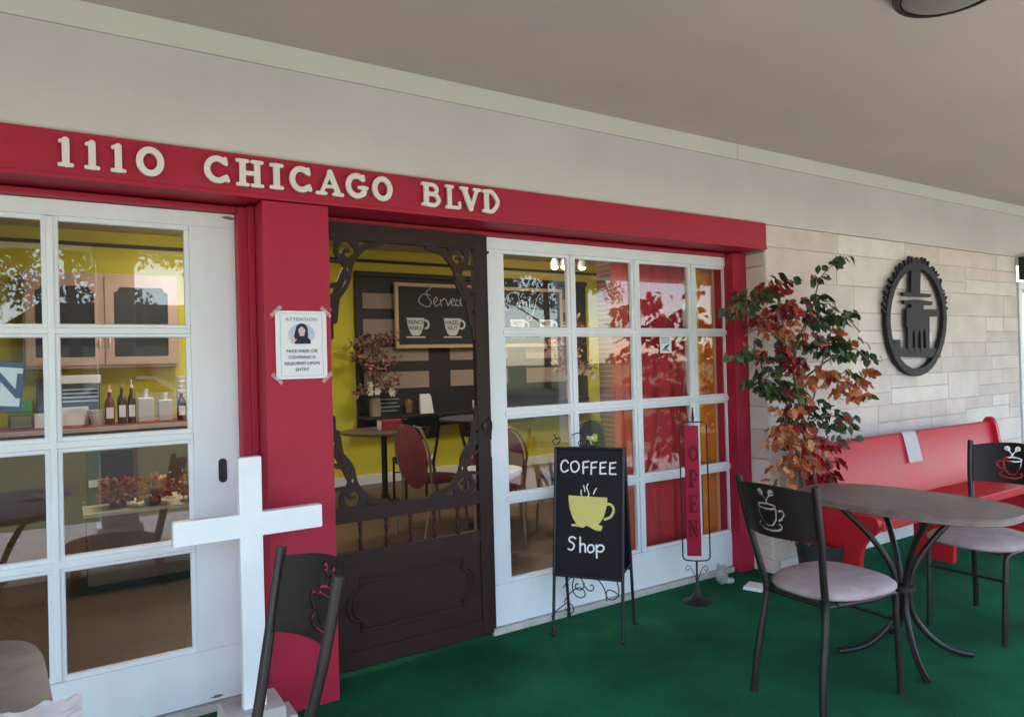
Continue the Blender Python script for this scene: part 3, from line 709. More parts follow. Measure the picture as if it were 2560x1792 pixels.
def make_chair(label, group):
    t = thing('cafe_chair', label, 'chair', group=group)
    top, sw_, ft = .185, .140, .165
    def up(sy): return [(-.10, sy*top, .90), (-.065, sy*.175, .72), (-.02, sy*.150, .52), (0, sy*sw_, .42), (-.02, sy*.148, .30), (-.05, sy*.157, .14), (-.065, sy*ft, .0)]
    for sy in (-1, 1):
        b = MB(); b.tube(up(sy), .0145, 12, smooth=5); b.build('leg', METAL, t)
        b = MB(); b.tube([(.045, sy*.155, .425), (.22, sy*.185, .425), (.355, sy*.178, .423), (.385, sy*.175, .40), (.392, sy*.174, .34), (.405, sy*.172, .15), (.412, sy*.172, 0)], .0125, 12, smooth=5); b.build('leg', METAL, t)
    # curved back panel with cut-out cup, bowed backwards
    hw = .178; Ht = .205
    outl = [(-hw, -Ht/2), (hw, -Ht/2), (hw, Ht/2-.012), (hw*.5, Ht/2+.004), (0, Ht/2+.009), (-hw*.5, Ht/2+.004), (-hw, Ht/2-.012)]
    k = 1.02
    cuts = [([(x*k, z*k+.004) for x, z in s], w_) for s, w_ in cup_cuts()]
    me = plate(polys=[outl], cuts=cuts, res=.0022, thick=.007)
    bb = bmesh.new(); bb.from_mesh(me)
    for i in range(1, 24):
        x = -hw+2*hw*i/24; bmesh.ops.bisect_plane(bb, geom=bb.verts[:]+bb.edges[:]+bb.faces[:], plane_co=(x, 0, 0), plane_no=(1, 0, 0))
    for v in bb.verts:
        x, z, th = v.co; q = x/hw; zz = .785+z; lean = -.10*(zz-.42)/.48
        sc = (.175+(zz-.72)*.055)/hw
        v.co = (lean-.07*(1-q*q)-th, -x*sc, zz)
    bmesh.ops.recalc_face_normals(bb, faces=bb.faces); bb.to_mesh(me); bb.free(); me.materials.append(PANELM)
    link('back_panel', me, t, 35)
    # seat frame and cushion
    b = MB(); lp_ = [(.0, -.13), (.0, .13), (.02, .15), (.20, .175), (.34, .165), (.36, .14), (.36, -.14), (.34, -.165), (.20, -.175), (.02, -.15), (.0, -.13)]
    b.tube([(x, y, .421) for x, y in lp_], .0095, 8); b.build('seat_frame', METAL, t)
    b = MB(); b.tube([(.40, -.172, .30), (.40, .172, .30)], .007, 8); b.build('stretcher', METAL, t)
    b = MB(); prof = []
    N, Mr = 48, 9
    rings = []
    for j in range(Mr+1):
        ph = PI*j/Mr; rr_ = math.sin(ph)**.55 if 0 < j < Mr else .02; zz = .447+.036*math.cos(ph)*(1 if ph < PI/2 else .75)
        ring = []
        for i in range(N):
            a = 2*PI*i/N; ca, sa = math.cos(a), math.sin(a); e = 2/2.6
            x = .225+.240*math.copysign(abs(ca)**e, ca)*rr_
            y = (.232-.04*(.5-ca*.5))*math.copysign(abs(sa)**e, sa)*rr_
            ring.append(b.bm.verts.new((x, y, zz+.012*(1-rr_)*(1 if ph < PI/2 else 0))))
        rings.append(ring)
    for a_, c_ in zip(rings, rings[1:]):
        for i in range(N): b.bm.faces.new((a_[i], a_[(i+1) % N], c_[(i+1) % N], c_[i]))
    b.bm.faces.new(rings[0]); b.bm.faces.new(rings[-1][::-1])
    b.build('seat_cushion', FABRIC, t, angle=80)
    return t
CG = 'dark metal cafe chairs with a cup cut into the back'
ch1 = make_chair('dark cafe chair with mauve seat at the near left end of the oval table', CG)
ch1.location = (2.455, 1.785, 0); ch1.rotation_euler = (0, 0, R(-3))
dup(ch1, (4.12, 1.735, 0), R(180), 'dark cafe chair beyond the oval table, cut by the right frame edge')
dup(ch1, (.415, 1.80, 0), R(186), 'dark cafe chair seen from behind, near the white cross in the foreground')
dup(ch1, (2.93, 6.35, 0), R(80), 'dark cafe chair inside the shop, seen through the screen door before the wall panel')
dup(ch1, (3.45, 6.05, 0), R(30), 'dark cafe chair inside the shop, half hidden at the right stile of the screen door')

# ------------------------------------------------------------------ oval bistro table on bent legs
def make_table(label, loc, rz, a, bq, ex_=2.7):
    t = thing('bistro_table', label, 'table', loc, rz, 'mottled bistro tables on the carpet')
    b = MB(); N = 72
    prof = [(1-.012, .690), (1, .694), (1, .701), (.992, .7025), (.992, .7045), (1, .706), (1, .713), (.992, .7145), (1, .7165), (.995, .7195), (.985, .7205), (.3, .7206)]
    rings = []
    for k, z in prof:
        ring = []
        for i in range(N):
            th = 2*PI*i/N; ca, sa = math.cos(th), math.sin(th); e = 2/ex_
            x = a*math.copysign(abs(ca)**e, ca); y = bq*math.copysign(abs(sa)**e, sa)
            ring.append(b.bm.verts.new((x*(1-(1-k)*.3/a if k > .5 else k), y*(1-(1-k)*.3/bq if k > .5 else k), z)))
        rings.append(ring)
    for r1, r2 in zip(rings, rings[1:]):
        for i in range(N): b.bm.faces.new((r1[i], r1[(i+1) % N], r2[(i+1) % N], r2[i]))
    b.bm.faces.new(rings[0][::-1]); b.bm.faces.new(rings[-1])
    b.build('table_top', TABLET, t)
    for sx_ in (-1, 1):
        for sy_ in (-1, 1):
            d = Vector((sx_*.82, sy_*.9, 0)).normalized()
            ra = [(.27, .688), (.235, .655), (.15, .565), (.07, .45), (.034, .36), (.030, .26), (.055, .17), (.13, .085), (.22, .035), (.33, .013)]
            b = MB(); b.tube([(d.x*r*(1.0 if z > .3 else .97), d.y*r*(1.0 if z > .3 else .80), z) for r, z in ra], .0135, 12, smooth=5); b.build('leg', METAL, t)
    b = MB(); b.lathe([(.045, .30), (.052, .303), (.052, .327), (.045, .33)], 20); b.build('leg_collar', METAL, t)
    b = MB(); b.box(-.2, .2, -.02, .02, .682, .690); b.box(-.02, .02, -.25, .25, .6815, .6895); b.build('top_bracket', METAL, t)
    return t
make_table('oval bistro table with mottled brown top and bent tube legs, between the two right chairs', (3.235, 1.775, 0), R(2), .285, .475)
make_table('bistro table corner with mottled top at the bottom left of the photo', (-.335, 1.72, 0), R(4), .30, .50, 5.5)
# napkin on the left table
t = thing('paper_napkin', 'crumpled white napkin on the corner of the bottom left table', 'napkin', (-.06, 1.66, .722))
b = MB(); nx = 26; rr = random.Random(2)
V = []
for j in range(nx+1):
    row = []
    for i in range(nx+1):
        x = -.14+.215*i/nx; y = -.17+.21*j/nx+.012*math.sin(i*.8)+.02*(i/nx)
        z = .004+.012*abs(noise.noise((x*16, y*16, 1)))+.008*abs(noise.noise((x*40, y*40, 5)))
        row.append(b.bm.verts.new((x, y, z)))
    V.append(row)
for j in range(nx):
    for i in range(nx): b.bm.faces.new((V[j][i], V[j][i+1], V[j+1][i+1], V[j+1][i]))
b.build('cloth', WHITE2, t)

# ------------------------------------------------------------------ sandwich board
FLg = np.array([2.065, 2.935, 0]); FRg = np.array([2.275, 2.635, 0]); BLg = np.array([2.30, 3.085, 0]); BRg = np.array([2.51, 2.805, 0])
TL = (FLg+BLg)/2; TR = (FRg+BRg)/2; ex = (TR-TL)/np.linalg.norm(TR-TL)
dep = np.array([-ex[1], ex[0], 0]); dep = dep if dep[0] > 0 else -dep     # towards the back legs
o0 = (TL+TR)/2; WS = np.linalg.norm(TR-TL)*1.0
HT = onP(1379, 1116, TL, -dep)[2]
t = thing('coffee_sandwich_board', 'black coffee shop sandwich board with yellow cup on scrolled iron legs', 'sign', tuple(o0), math.atan2(ex[1], ex[0]))
hs = np.linalg.norm((BLg-FLg))/2
# local: x along the board, y = away from viewer side, z up
sgn = 1.0 if (np.cross(np.array([0, 0, 1]), ex) @ dep) > 0 else -1.0
wS = WS/2
def lean(z): return -hs*(1-z/HT)
for side in (-1, 1):
    for xx in (-wS, wS):
        b = MB(); b.tube([(xx, side*hs*sgn*1.0, 0), (xx, side*.012*sgn, HT)], .0085, 8); b.ball((xx, side*hs*sgn, .008), .012, 6); b.build('leg', IRON, t)
zb_ = onP(1375, 1432, FLg*.6+TL*.4, -dep)[2]; zb_ = max(.3, min(.5, zb_))
nrm2 = Vector((0, hs, HT)).normalized()
def board_pt(x, z, off=0): return (x, sgn*(-hs*(1-z/HT)-.012*z/HT-off), z+off*hs/HT)
b = MB()
for side in (1, -1):
    p = [board_pt(-wS+.004, zb_, .004), board_pt(wS-.004, zb_, .004), board_pt(wS-.004, HT, .004), board_pt(-wS+.004, HT, .004)]
    q = [board_pt(-wS+.004, zb_, -.006), board_pt(wS-.004, zb_, -.006), board_pt(wS-.004, HT, -.006), board_pt(-wS+.004, HT, -.006)]
    if side < 0: p = [(a, -c, d) for a, c, d in p]; q = [(a, -c, d) for a, c, d in q]
    vs = [b.bm.verts.new(v) for v in p+q]
    for f in ((0, 1, 2, 3), (7, 6, 5, 4), (0, 4, 5, 1), (1, 5, 6, 2), (2, 6, 7, 3), (3, 7, 4, 0)): b.bm.faces.new([vs[i] for i in f])
b.build('board', BLACKB, t)
b = MB()
for (x0, x1, z0, z1) in ((-wS, wS, zb_-.008, zb_+.008), (-wS, wS, HT-.014, HT+.004)):
    b.tube([board_pt(x0, (z0+z1)/2, .004), board_pt(x1, (z0+z1)/2, .004)], .009, 8)
for xx in (-wS, wS): b.tube([board_pt(xx, zb_, .004), board_pt(xx, HT, .004)], .009, 8)
b.build('board_frame', IRON, t)
# side stay panel
b = MB(); b.tube([(wS, sgn*-hs*(1-zb_/HT), zb_+.03), (wS, sgn*hs*(1-zb_/HT), zb_+.03)], .006, 6); b.build('side_stay', IRON, t); b = MB(); b.tube([(-wS, sgn*-hs*(1-zb_/HT), zb_+.03), (-wS, sgn*hs*(1-zb_/HT), zb_+.03)], .006, 6); b.build('side_stay', IRON, t)
# drawing surface in world space
nf = np.array([0, 0, 0.0]); 
import numpy.linalg as la
zax = np.array([0, 0, 1.0])
slopev = (TL+np.array([0, 0, HT])-dep*.012-FLg); slopev /= la.norm(slopev)
nface = np.cross(ex, slopev); nface /= la.norm(nface)
if nface @ (C0-FLg) < 0: nface = -nface
orgf = FLg+nface*.0075
def bp_(u, v):
    p = onP(u, v, orgf, nface); d = p-orgf; return (float(d@ex), float(d@slopev))
def bz(pp): return [bp_(1240+x/4.4625, 1040+y/4.4625) for x, y in pp]
invT = Matrix(((ex[0], slopev[0], nface[0], orgf[0]), (ex[1], slopev[1], nface[1], orgf[1]), (ex[2], slopev[2], nface[2], orgf[2]), (0, 0, 0, 1)))
tM = Matrix.Translation(tuple(o0)) @ Matrix.Rotation(math.atan2(ex[1], ex[0]), 4, 'Z')
BM = tM.inverted() @ invT @ Matrix.Translation((0, 0, .002))
lw = .0042
C_ = [[(790, 520), (770, 495), (735, 500), (712, 545), (718, 600), (750, 622), (790, 600)],
      [(870, 503), (830, 520), (820, 565), (838, 612), (872, 622), (908, 590), (910, 540), (885, 508), (870, 503)],
      [(960, 640), (958, 515), (1020, 505)], [(958, 575), (1010, 570)],
      [(1048, 648), (1050, 522), (1108, 514)], [(1048, 580), (1098, 574)],
      [(1212, 518), (1150, 525), (1148, 645), (1212, 645)], [(1150, 580), (1200, 574)],
      [(1320, 522), (1258, 528), (1254, 650), (1322, 652)], [(1256, 585), (1308, 580)]]
cur = {0, 1}
b = MB(); b.mesh(plate([(cr2(bz(s)) if i in cur else bz(s), lw) for i, s in enumerate(C_)], res=.0018, thick=.001), M=BM)
b.build('lettering', CHALKW, t, angle=0); b = MB()
S_ = [[(880, 1365), (850, 1345), (815, 1355), (812, 1390), (850, 1415), (865, 1450), (840, 1490), (800, 1480)],
      [(932, 1350), (932, 1515)], [(932, 1450), (955, 1425), (985, 1440), (990, 1515)],
      [(1058, 1435), (1028, 1445), (1015, 1480), (1030, 1515), (1062, 1518), (1085, 1490), (1080, 1450), (1058, 1435)],
      [(1112, 1440), (1118, 1580)], [(1116, 1470), (1145, 1440), (1185, 1450), (1195, 1485), (1165, 1515), (1120, 1505)]]
b.mesh(plate([(cr2(bz(s)) if len(s) > 2 else bz(s), lw*1.05) for s in S_], res=.0018, thick=.001), M=BM)
b.build('lettering', CHALKW, t, angle=0); b = MB()
b.mesh(plate([(cr2(bz(s)), .0028) for s in [[(942, 880), (936, 850), (940, 825)], [(978, 840), (976, 810), (964, 775)], [(1012, 900), (1026, 870), (1008, 825), (998, 790), (1014, 758)], [(1075, 872), (1088, 835), (1108, 808)]]], res=.0018, thick=.001), M=BM)
b.build('steam_lines', CHALKW, t, angle=0)
cup = [(798, 882), (1230, 912), (1228, 975), (1215, 1050), (1190, 1130), (1160, 1180), (1130, 1215), (1175, 1225), (1182, 1245), (1160, 1285), (1120, 1280), (1075, 1262), (1040, 1240), (1000, 1222), (960, 1245), (900, 1230), (835, 1225), (830, 1205), (860, 1200), (890, 1205), (850, 1140), (815, 1040), (800, 950)]
hd = [(1225, 990), (1260, 985), (1295, 1020), (1300, 1070), (1265, 1130), (1205, 1155)]
b = MB(); b.mesh(plate([(cr2(bz(hd)), .0062)], polys=[bz(cup)], res=.002, thick=.001), M=BM); b.build('cup_picture', YEL, t, angle=0)
# scrolls under the board
def scr(px): return [board_pt(*((bp_(1340+x/6.696, 1400+y/6.696)[0]-wS*0, 0)), 0) for x, y in px]
def fl_pts(px):
    out = []
    for x, y in px:
        p = onP(1340+x/6.696, 1400+y/6.696, orgf, nface); q = tM.inverted() @ Vector(p); out.append(q)
    return out
for px in ([(470, 700), (560, 560), (700, 460), (800, 500), (820, 590), (740, 625), (640, 560), (610, 430), (640, 260)],
           [(455, 460), (540, 330), (660, 255), (760, 310), (810, 430), (900, 510), (965, 470), (940, 410), (905, 430)],
           [(810, 380), (780, 480), (700, 490), (655, 440), (680, 390), (710, 405)],
           [(950, 285), (1060, 350), (1140, 470), (1190, 620), (1280, 660), (1370, 600), (1385, 480), (1340, 310)],
           [(1400, 600), (1300, 520), (1210, 500), (1175, 560), (1190, 690)],
           [(260, 940), (330, 850), (410, 790), (520, 710), (610, 760), (630, 850), (570, 885), (490, 800)],
           [(240, 1130), (280, 1190), (350, 1200)]):
    b = MB(); b.tube(fl_pts(px), .003, 6, smooth=6); b.build('scroll', IRON, t)
# scrolls on top of the board
for px in ([(640, 200), (670, 240), (715, 245), (705, 290), (660, 320), (635, 280), (660, 250), (690, 262)], [(960, 270), (920, 290), (940, 335), (1000, 330), (1030, 270), (1060, 330), (1110, 335), (1135, 290)], [(845, 215), (900, 190), (960, 195), (1000, 260)]):
    o_ = []
    for x, y in px:
        p = onP(1240+x/4.4625, 1040+y/4.4625, TL, -dep); o_.append(tM.inverted() @ Vector(p))
    b = MB(); b.tube(o_, .0028, 6, smooth=6); b.build('scroll', IRON, t)
# little frog-eyed butterfly ornament perched on the board
p = onP(1478, 1094, TL, -dep)
t = thing('eyed_ornament', 'small yellow butterfly ornament with two bulging eyes on top of the sandwich board', 'ornament', tuple(p), math.atan2(ex[1], ex[0]))
EYEW = mat('ornament_white', (.75, .74, .62), .4); YW = mat('ornament_yellow', (.62, .58, .10), .5, nscale=60, namt=.4)
for k in (-1, 1):
    b = MB(); b.ball((k*.0085-.006, -.008, .0), .0095, 8); o = b.build('eye', EYEW, t)
    MB().ball((k*.0085-.006, -.0165, .0), .0035, 6).build('pupil', IRON, o)
MB().prism([(.006, -.016), (.03, -.02), (.033, .018), (.012, .02), (.004, .005)], -.002, .003, 'XZ').build('wing', YW, t)
MB().tube([(-.006, 0, -.006), (-.004, .002, -.024), (.0, .002, -.034)], .004, 6).build('body', YW, t)

# ------------------------------------------------------------------ OPEN sign on a stand
OX, OY = 3.005, 2.862
AZ = math.atan2(OY, OX)-PI/2+R(6)
t = thing('open_sign_stand', 'tall narrow red sign reading OPEN in a black iron loop stand', 'sign', (OX, OY, 0), AZ)
nO = np.array([math.sin(AZ), -math.cos(AZ), 0]); eO = np.array([math.cos(AZ), math.sin(AZ), 0]); oO = np.array([OX, OY, 0])
def os_(u, v):
    p = onP(u, v, oO, nO); d = p-oO; return (float(d@eO), p[2])
xl_, zt_ = os_(1698, 1055); xr_, _ = os_(1766, 1055); _, zbm = os_(1732, 1400); _, zft = os_(1732, 1018)
cxo = (xl_+xr_)/2
rd = .022
lp = [(cxo, zbm-.004), (xr_-rd, zbm), (xr_-rd*.3, zbm+rd*.3), (xr_, zbm+rd), (xr_, zt_-rd), (xr_-rd*.3, zt_-rd*.3), (xr_-rd, zt_), (cxo, zt_), (xl_+rd, zt_), (xl_+rd*.3, zt_-rd*.3), (xl_, zt_-rd), (xl_, zbm+rd), (xl_+rd*.3, zbm+rd*.3), (xl_+rd, zbm), (cxo, zbm-.004)]
b = MB(); b.tube([(x, 0, z) for x, z in lp], .0042, 8); b.build('loop_frame', IRON, t)
b = MB(); b.tube([(cxo, 0, .03), (cxo, 0, zbm)], .006, 10); b.build('pole', IRON, t)
b = MB(); b.tube([(cxo, 0, zt_), (cxo, 0, zt_+.02), (cxo, 0, zft)], [.004, .009, .003], 8); b.build('finial', IRON, t)
for s_ in (-1, 1):
    b = MB(); b.tube([(cxo, 0, zbm-.14), (cxo+s_*.02, 0, zbm-.07), (cxo+s_*.045, 0, zbm-.03), (cxo+s_*.062, 0, zbm-.045), (cxo+s_*.05, 0, zbm-.06), (cxo+s_*.043, 0, zbm-.048)], .0022, 6, smooth=5); b.build('scroll', IRON, t)
b = MB(); b.lathe([(.085, 0), (.085, .004), (.045, .02), (.02, .05), (.01, .09), (.006, .12)], 28, (cxo, 0, 0)); b.build('base', IRON, t)
pxl, pzt = os_(1709, 1064); pxr, pzb = os_(1754, 1389)
SIGNR = mat('sign_red', (.36, .014, .045), .6, spec=.15, nscale=6, namt=.12); SIGND = mat('sign_letter_dark', (.15, .006, .02), .6, spec=.15)
b = MB(); b.box(pxl, pxr, -.006, .004, pzb, pzt, .002); b.build('sign_panel', SIGNR, t)
for k in (.3, .7): MB().tube([(pxl+(pxr-pxl)*k, 0, pzt), (pxl+(pxr-pxl)*k, 0, zt_)], .0018, 5).build('hanger', IRON, t)
for chh, v0, v1 in (('O', 1112, 1153), ('P', 1173, 1218), ('E', 1236, 1280), ('N', 1299, 1341)):
    _, a1 = os_(1732, v0); _, a0 = os_(1732, v1); x0_, _ = os_(1719, v0); x1_, _ = os_(1745, v0)
    me = letter_mesh(chh, x1_-x0_, a1-a0, .001, 0, res=.03); me.materials.append(SIGND); me.transform(wallM(x0_, -.0068, a0)); link('sign_letter', me, t, 0)

# ------------------------------------------------------------------ cat figurine, tile
p = onZ(1815, 1463, 0)
GREYST = mat('painted_plaster_grey', (.42, .41, .40), .8, nscale=25, namt=.6, bump=.3)
t = thing('cat_figurine', 'small mottled grey and white animal figurine on the carpet by the window grid', 'figurine', (p[0], p[1]+.03, 0), R(-20))
b = MB(); b.ball((0, 0, .045), .045, 10, sc=(.85, .75, 1.0)); b.ball((.045, -.01, .022), .025, 8, sc=(1.3, .8, .8)); b.ball((-.005, 0, .09), .028, 8, sc=(1, .9, 1)); b.build('body', GREYST, t, angle=80)
for k, hh_ in ((-.022, .032), (.018, .022)):
    b = MB(); b.lathe([(.012, 0), (.008, .015), (.001, hh_)], 8, (k, 0, .105)); b.build('ear', GREYST, t)
p = onZ(1880, 1478, .015)
t = thing('white_tile', 'flat square white box lying on the green carpet behind the chair', 'box', (3.475, 2.80, 0), R(22))
b = MB(); b.box(-.062, .062, -.055, .055, .001, .010, .003); b.build('lower_half', WHITE2, t); b = MB(); b.box(-.06, .06, -.053, .053, .0105, .020, .003); b.build('upper_half', WHITE2, t)

# ------------------------------------------------------------------ red pew
PL, PR = 3.835, 6.20
t = thing('red_pew', 'long glossy red wooden pew with rounded ends against the stone wall', 'pew', (PL, 2.55, 0))
yb0, yf = 2.705-2.55, 2.235-2.55
prof = [(yb0-.03, 0), (yb0-.03, .40), (yb0-.01, .56), (yb0+.01, .76), (yb0-.0, .845), (yb0-.03, .872), (yb0-.065, .86), (yb0-.09, .80), (yb0-.11, .68), (yb0-.15, .57), (yb0-.21, .50), (yf+.14, .465), (yf+.06, .47), (yf+.01, .455), (yf, .42), (yf+.01, .39), (yf+.05, .345), (yf+.095, .29), (yf+.115, .22), (yf+.12, .12), (yf+.12, 0)]
prof = [(max(a, -9), z) for a, z in prof]
prL = cr2(prof[:1]+prof[1:], 3)
for xx in (0, PR-PL-.04):
    b = MB(); b.prism(prL, xx, xx+.04, 'YZ', bev=0); b.build('end_panel', PEWR, t, angle=30)
b = MB(); b.prism([(yb0-.10, 0), (yb0-.10, .39), (yf+.06, .39), (yf+.10, .28), (yf+.12, 0)], 1.06, 1.10, 'YZ'); b.build('middle_panel', PEWR, t, angle=30)
b = MB(); b.box(.041, PR-PL-.041, yf+.01, yb0-.10, .405, .432, .004); b.box(.041, PR-PL-.041, yf-.004, yf+.0095, .385, .440, .006); b.build('seat', PEWR, t)
b = MB(); b.prism([(yb0-.115, .425), (yb0-.085, .425), (yb0-.022, .825), (yb0-.03, .838), (yb0-.042, .838), (yb0-.052, .825)], .041, PR-PL-.041, 'YZ'); b.build('backrest', PEWR, t, angle=30)
# towel over the backrest
p0 = onY(2262, 1085, 2.68)
t2 = thing('white_towel', 'folded white towel hanging over the top of the red pew', 'towel', (p0[0]-.01, 2.645, .838))
b = MB(); path = [(yb0+2.55-2.80-.018+.02, -.10), (yb0+2.55-2.80-.018, .0), (yb0+2.55-2.80-.04, .006), (yb0+2.55-2.80-.062, -.005), (-.085+.04, -.06), (-.06, -.13), (-.083, -.185)]
dz_ = 2.55-2.645
pp = cr2([(yb0+dz_-.012, -.10), (yb0+dz_-.014, .0), (yb0+dz_-.036, .010), (yb0+dz_-.060, -.006), (yb0+dz_-.075, -.07), (yb0+dz_-.088, -.14), (yb0+dz_-.099, -.20)], 4)
V = [[b.bm.verts.new((-.085+.17*i/6+(.03 if False else 0)-(z)*.05, y-.004*math.sin(i*1.1), z)) for i in range(7)] for y, z in pp]
for j in range(len(V)-1):
    for i in range(6): b.bm.faces.new((V[j][i], V[j][i+1], V[j+1][i+1], V[j+1][i]))
r_ = b.bm; bmesh.ops.solidify(r_, geom=r_.faces[:], thickness=.008)
b.build('cloth', WHITE2, t2, angle=60)

# ------------------------------------------------------------------ autumn tree in a basket
TX, TY = 3.90, 2.63
t = thing('artificial_autumn_tree', 'artificial potted tree with green, red and orange autumn leaves by the stone wall', 'plant', (TX, TY, 0))
BARK = mat('tree_bark', (.16, .11, .08), .9, nscale=20, namt=.4, bump=.4)
def tp(u, v, y): p = onY(u, v, y); return Vector((p[0]-TX, p[1]-TY, p[2]))
b = MB(); b.tube([(0.03, .02, .12), tp(2015, 1240, TY+.03), tp(1990, 1080, TY), tp(2005, 950, TY+.02), tp(1960, 820, TY), tp(1940, 720, TY)], [.016, .014, .012, .010, .006, .003], 8, smooth=6)
b.tube([(0.05, .0, .12), tp(2045, 1240, TY-.02), tp(2010, 1060, TY-.03), tp(1985, 900, TY-.02), tp(2030, 770, TY), tp(2055, 690, TY), tp(2110, 640, TY+.02)], [.014, .012, .010, .008, .005, .003, .002], 8, smooth=6)
b.tube([tp(2005, 950, TY+.02), tp(2070, 900, TY-.05), tp(2130, 870, TY-.08), tp(2170, 900, TY-.08)], [.007, .003], 6, smooth=5)
b.tube([tp(1990, 1080, TY), tp(2060, 1040, TY-.05), tp(2120, 1050, TY-.06)], [.006, .003], 6, smooth=5)
b.tube([tp(1975, 870, TY), tp(1910, 820, TY-.03), tp(1860, 840, TY-.04)], [.007, .003], 6, smooth=5)
b.tube([tp(2020, 1050, TY), tp(2090, 800, TY-.06), tp(2150, 830, TY-.06)], [.006, .003], 6, smooth=5)
b.build('trunk', BARK, t)
LG = island_mat('leaf_green', [(.025, .058, .018), (.014, .034, .013), (.045, .08, .02), (.018, .042, .018), (.065, .09, .024)], .45, .1, 80, 20, .2)
LR = island_mat('leaf_red', [(.28, .014, .014), (.12, .008, .010), (.36, .03, .018), (.20, .014, .024)], .5, .1, 80, 20, .2)
LO = island_mat('leaf_orange', [(.50, .13, .03), (.42, .08, .03), (.55, .20, .05), (.36, .10, .03), (.45, .16, .09)], .5, .1, 80, 20, .2)
rg = random.Random(21)
def leaf(b, p, n_dir, L, W, mi, lobed=False):
    n_dir = n_dir.normalized(); side = n_dir.cross(Vector((rg.uniform(-1, 1), rg.uniform(-1, 1), rg.uniform(-.3, 1)))).normalized(); up = side.cross(n_dir)
    cup_ = rg.uniform(.05, .3); curl = rg.uniform(-.6, .25)
    if lobed: prof = [(0, .04), (.12, .35), (.22, .72), (.32, .42), (.48, .95), (.6, .45), (.78, .5), (1, .0)]
    else: prof = [(0, .04), (.15, .45), (.35, .85), (.55, .9), (.75, .6), (.9, .25), (1, .0)]
    c_, l_, r2 = [], [], []
    for s, w_ in prof:
        ctr = p+n_dir*(L*s)+up*(curl*L*s*s)
        c_.append(b.bm.verts.new(ctr)); hgt = up*(cup_*W*w_*.5)
        l_.append(b.bm.verts.new(ctr+side*(W*.5*w_)+hgt)); r2.append(b.bm.verts.new(ctr-side*(W*.5*w_)+hgt))
    for i in range(len(prof)-1):
        for a_, q_ in ((l_, c_), (c_, r2)):
            f = b.bm.faces.new((a_[i], q_[i], q_[i+1], a_[i+1])); f.material_index = mi
clusters = [  # px u, v, radius px, count, colour
 (1925, 720, 36, 34, 'R'), (1880, 740, 42, 34, 'G'), (1850, 770, 30, 14, 'G'), (1935, 690, 14, 4, 'G'), (1965, 700, 16, 4, 'G'), (1955, 770, 32, 22, 'R'), (1910, 800, 34, 26, 'R'), (1945, 820, 34, 24, 'O'),
 (1990, 765, 40, 28, 'D'), (2030, 790, 34, 30, 'G'), (2080, 795, 34, 30, 'G'), (2110, 780, 20, 8, 'G'), (2040, 740, 18, 12, 'G'), (2045, 690, 16, 10, 'G'), (2070, 660, 10, 4, 'G'), (2105, 640, 9, 4, 'G'), (2050, 765, 20, 12, 'G'),
 (2000, 850, 44, 36, 'D'), (2060, 860, 40, 40, 'G'), (2090, 880, 26, 16, 'G'), (1905, 890, 22, 12, 'G'), (1860, 880, 20, 8, 'G'), (1835, 885, 14, 5, 'G'), (1875, 850, 14, 4, 'G'),
 (1940, 880, 30, 24, 'R'), (1975, 905, 32, 22, 'R'), (2080, 830, 20, 10, 'O'), (2135, 850, 15, 8, 'O'), (2150, 880, 16, 8, 'G'), (2185, 895, 14, 6, 'G'), (2155, 925, 16, 8, 'O'),
 (2020, 930, 34, 22, 'O'), (2065, 935, 24, 16, 'O'), (2105, 960, 16, 12, 'O'), (2150, 950, 20, 14, 'O'), (2145, 985, 18, 12, 'O'), (2165, 985, 10, 4, 'G'), (2095, 975, 12, 8, 'O'), (2125, 930, 10, 5, 'D'),
 (1925, 925, 26, 16, 'G'), (1900, 955, 26, 16, 'G'), (1955, 975, 36, 40, 'G'), (1925, 965, 30, 20, 'G'), (1990, 960, 26, 16, 'O'), (2000, 985, 24, 16, 'O'), (2000, 1020, 26, 18, 'R'), (1970, 1020, 24, 12, 'O'),
 (2030, 1010, 20, 10, 'G'), (2085, 1030, 22, 14, 'G'), (2095, 1060, 24, 16, 'G'), (2130, 1040, 12, 4, 'G'), (2065, 1060, 24, 14, 'G'), (2110, 1090, 20, 8, 'G'), (1985, 1050, 34, 24, 'D'), (1955, 1070, 24, 16, 'O'), (1990, 1090, 32, 26, 'O'), (1950, 1105, 26, 14, 'O'),
 (2025, 1100, 30, 24, 'R'), (2050, 1130, 28, 18, 'O'), (2000, 1140, 26, 16, 'O'), (2070, 1150, 18, 14, 'R'), (2075, 1110, 20, 10, 'R'), (2010, 1160, 22, 14, 'O'), (2045, 1190, 26, 22, 'R'), (2065, 1180, 16, 10, 'R'), (1975, 1150, 18, 8, 'O'),
 (2030, 1230, 20, 14, 'R'), (1985, 1175, 12, 5, 'O'), (1945, 1200, 12, 4, 'O'), (2060, 1270, 16, 8, 'O'), (2000, 1330, 16, 10, 'R'), (2020, 1345, 12, 6, 'R'), (1940, 1165, 12, 4, 'O')]
bG = MB()
cmap = {'G': (0,), 'R': (1,), 'O': (2,), 'D': (0, 0, 1)}
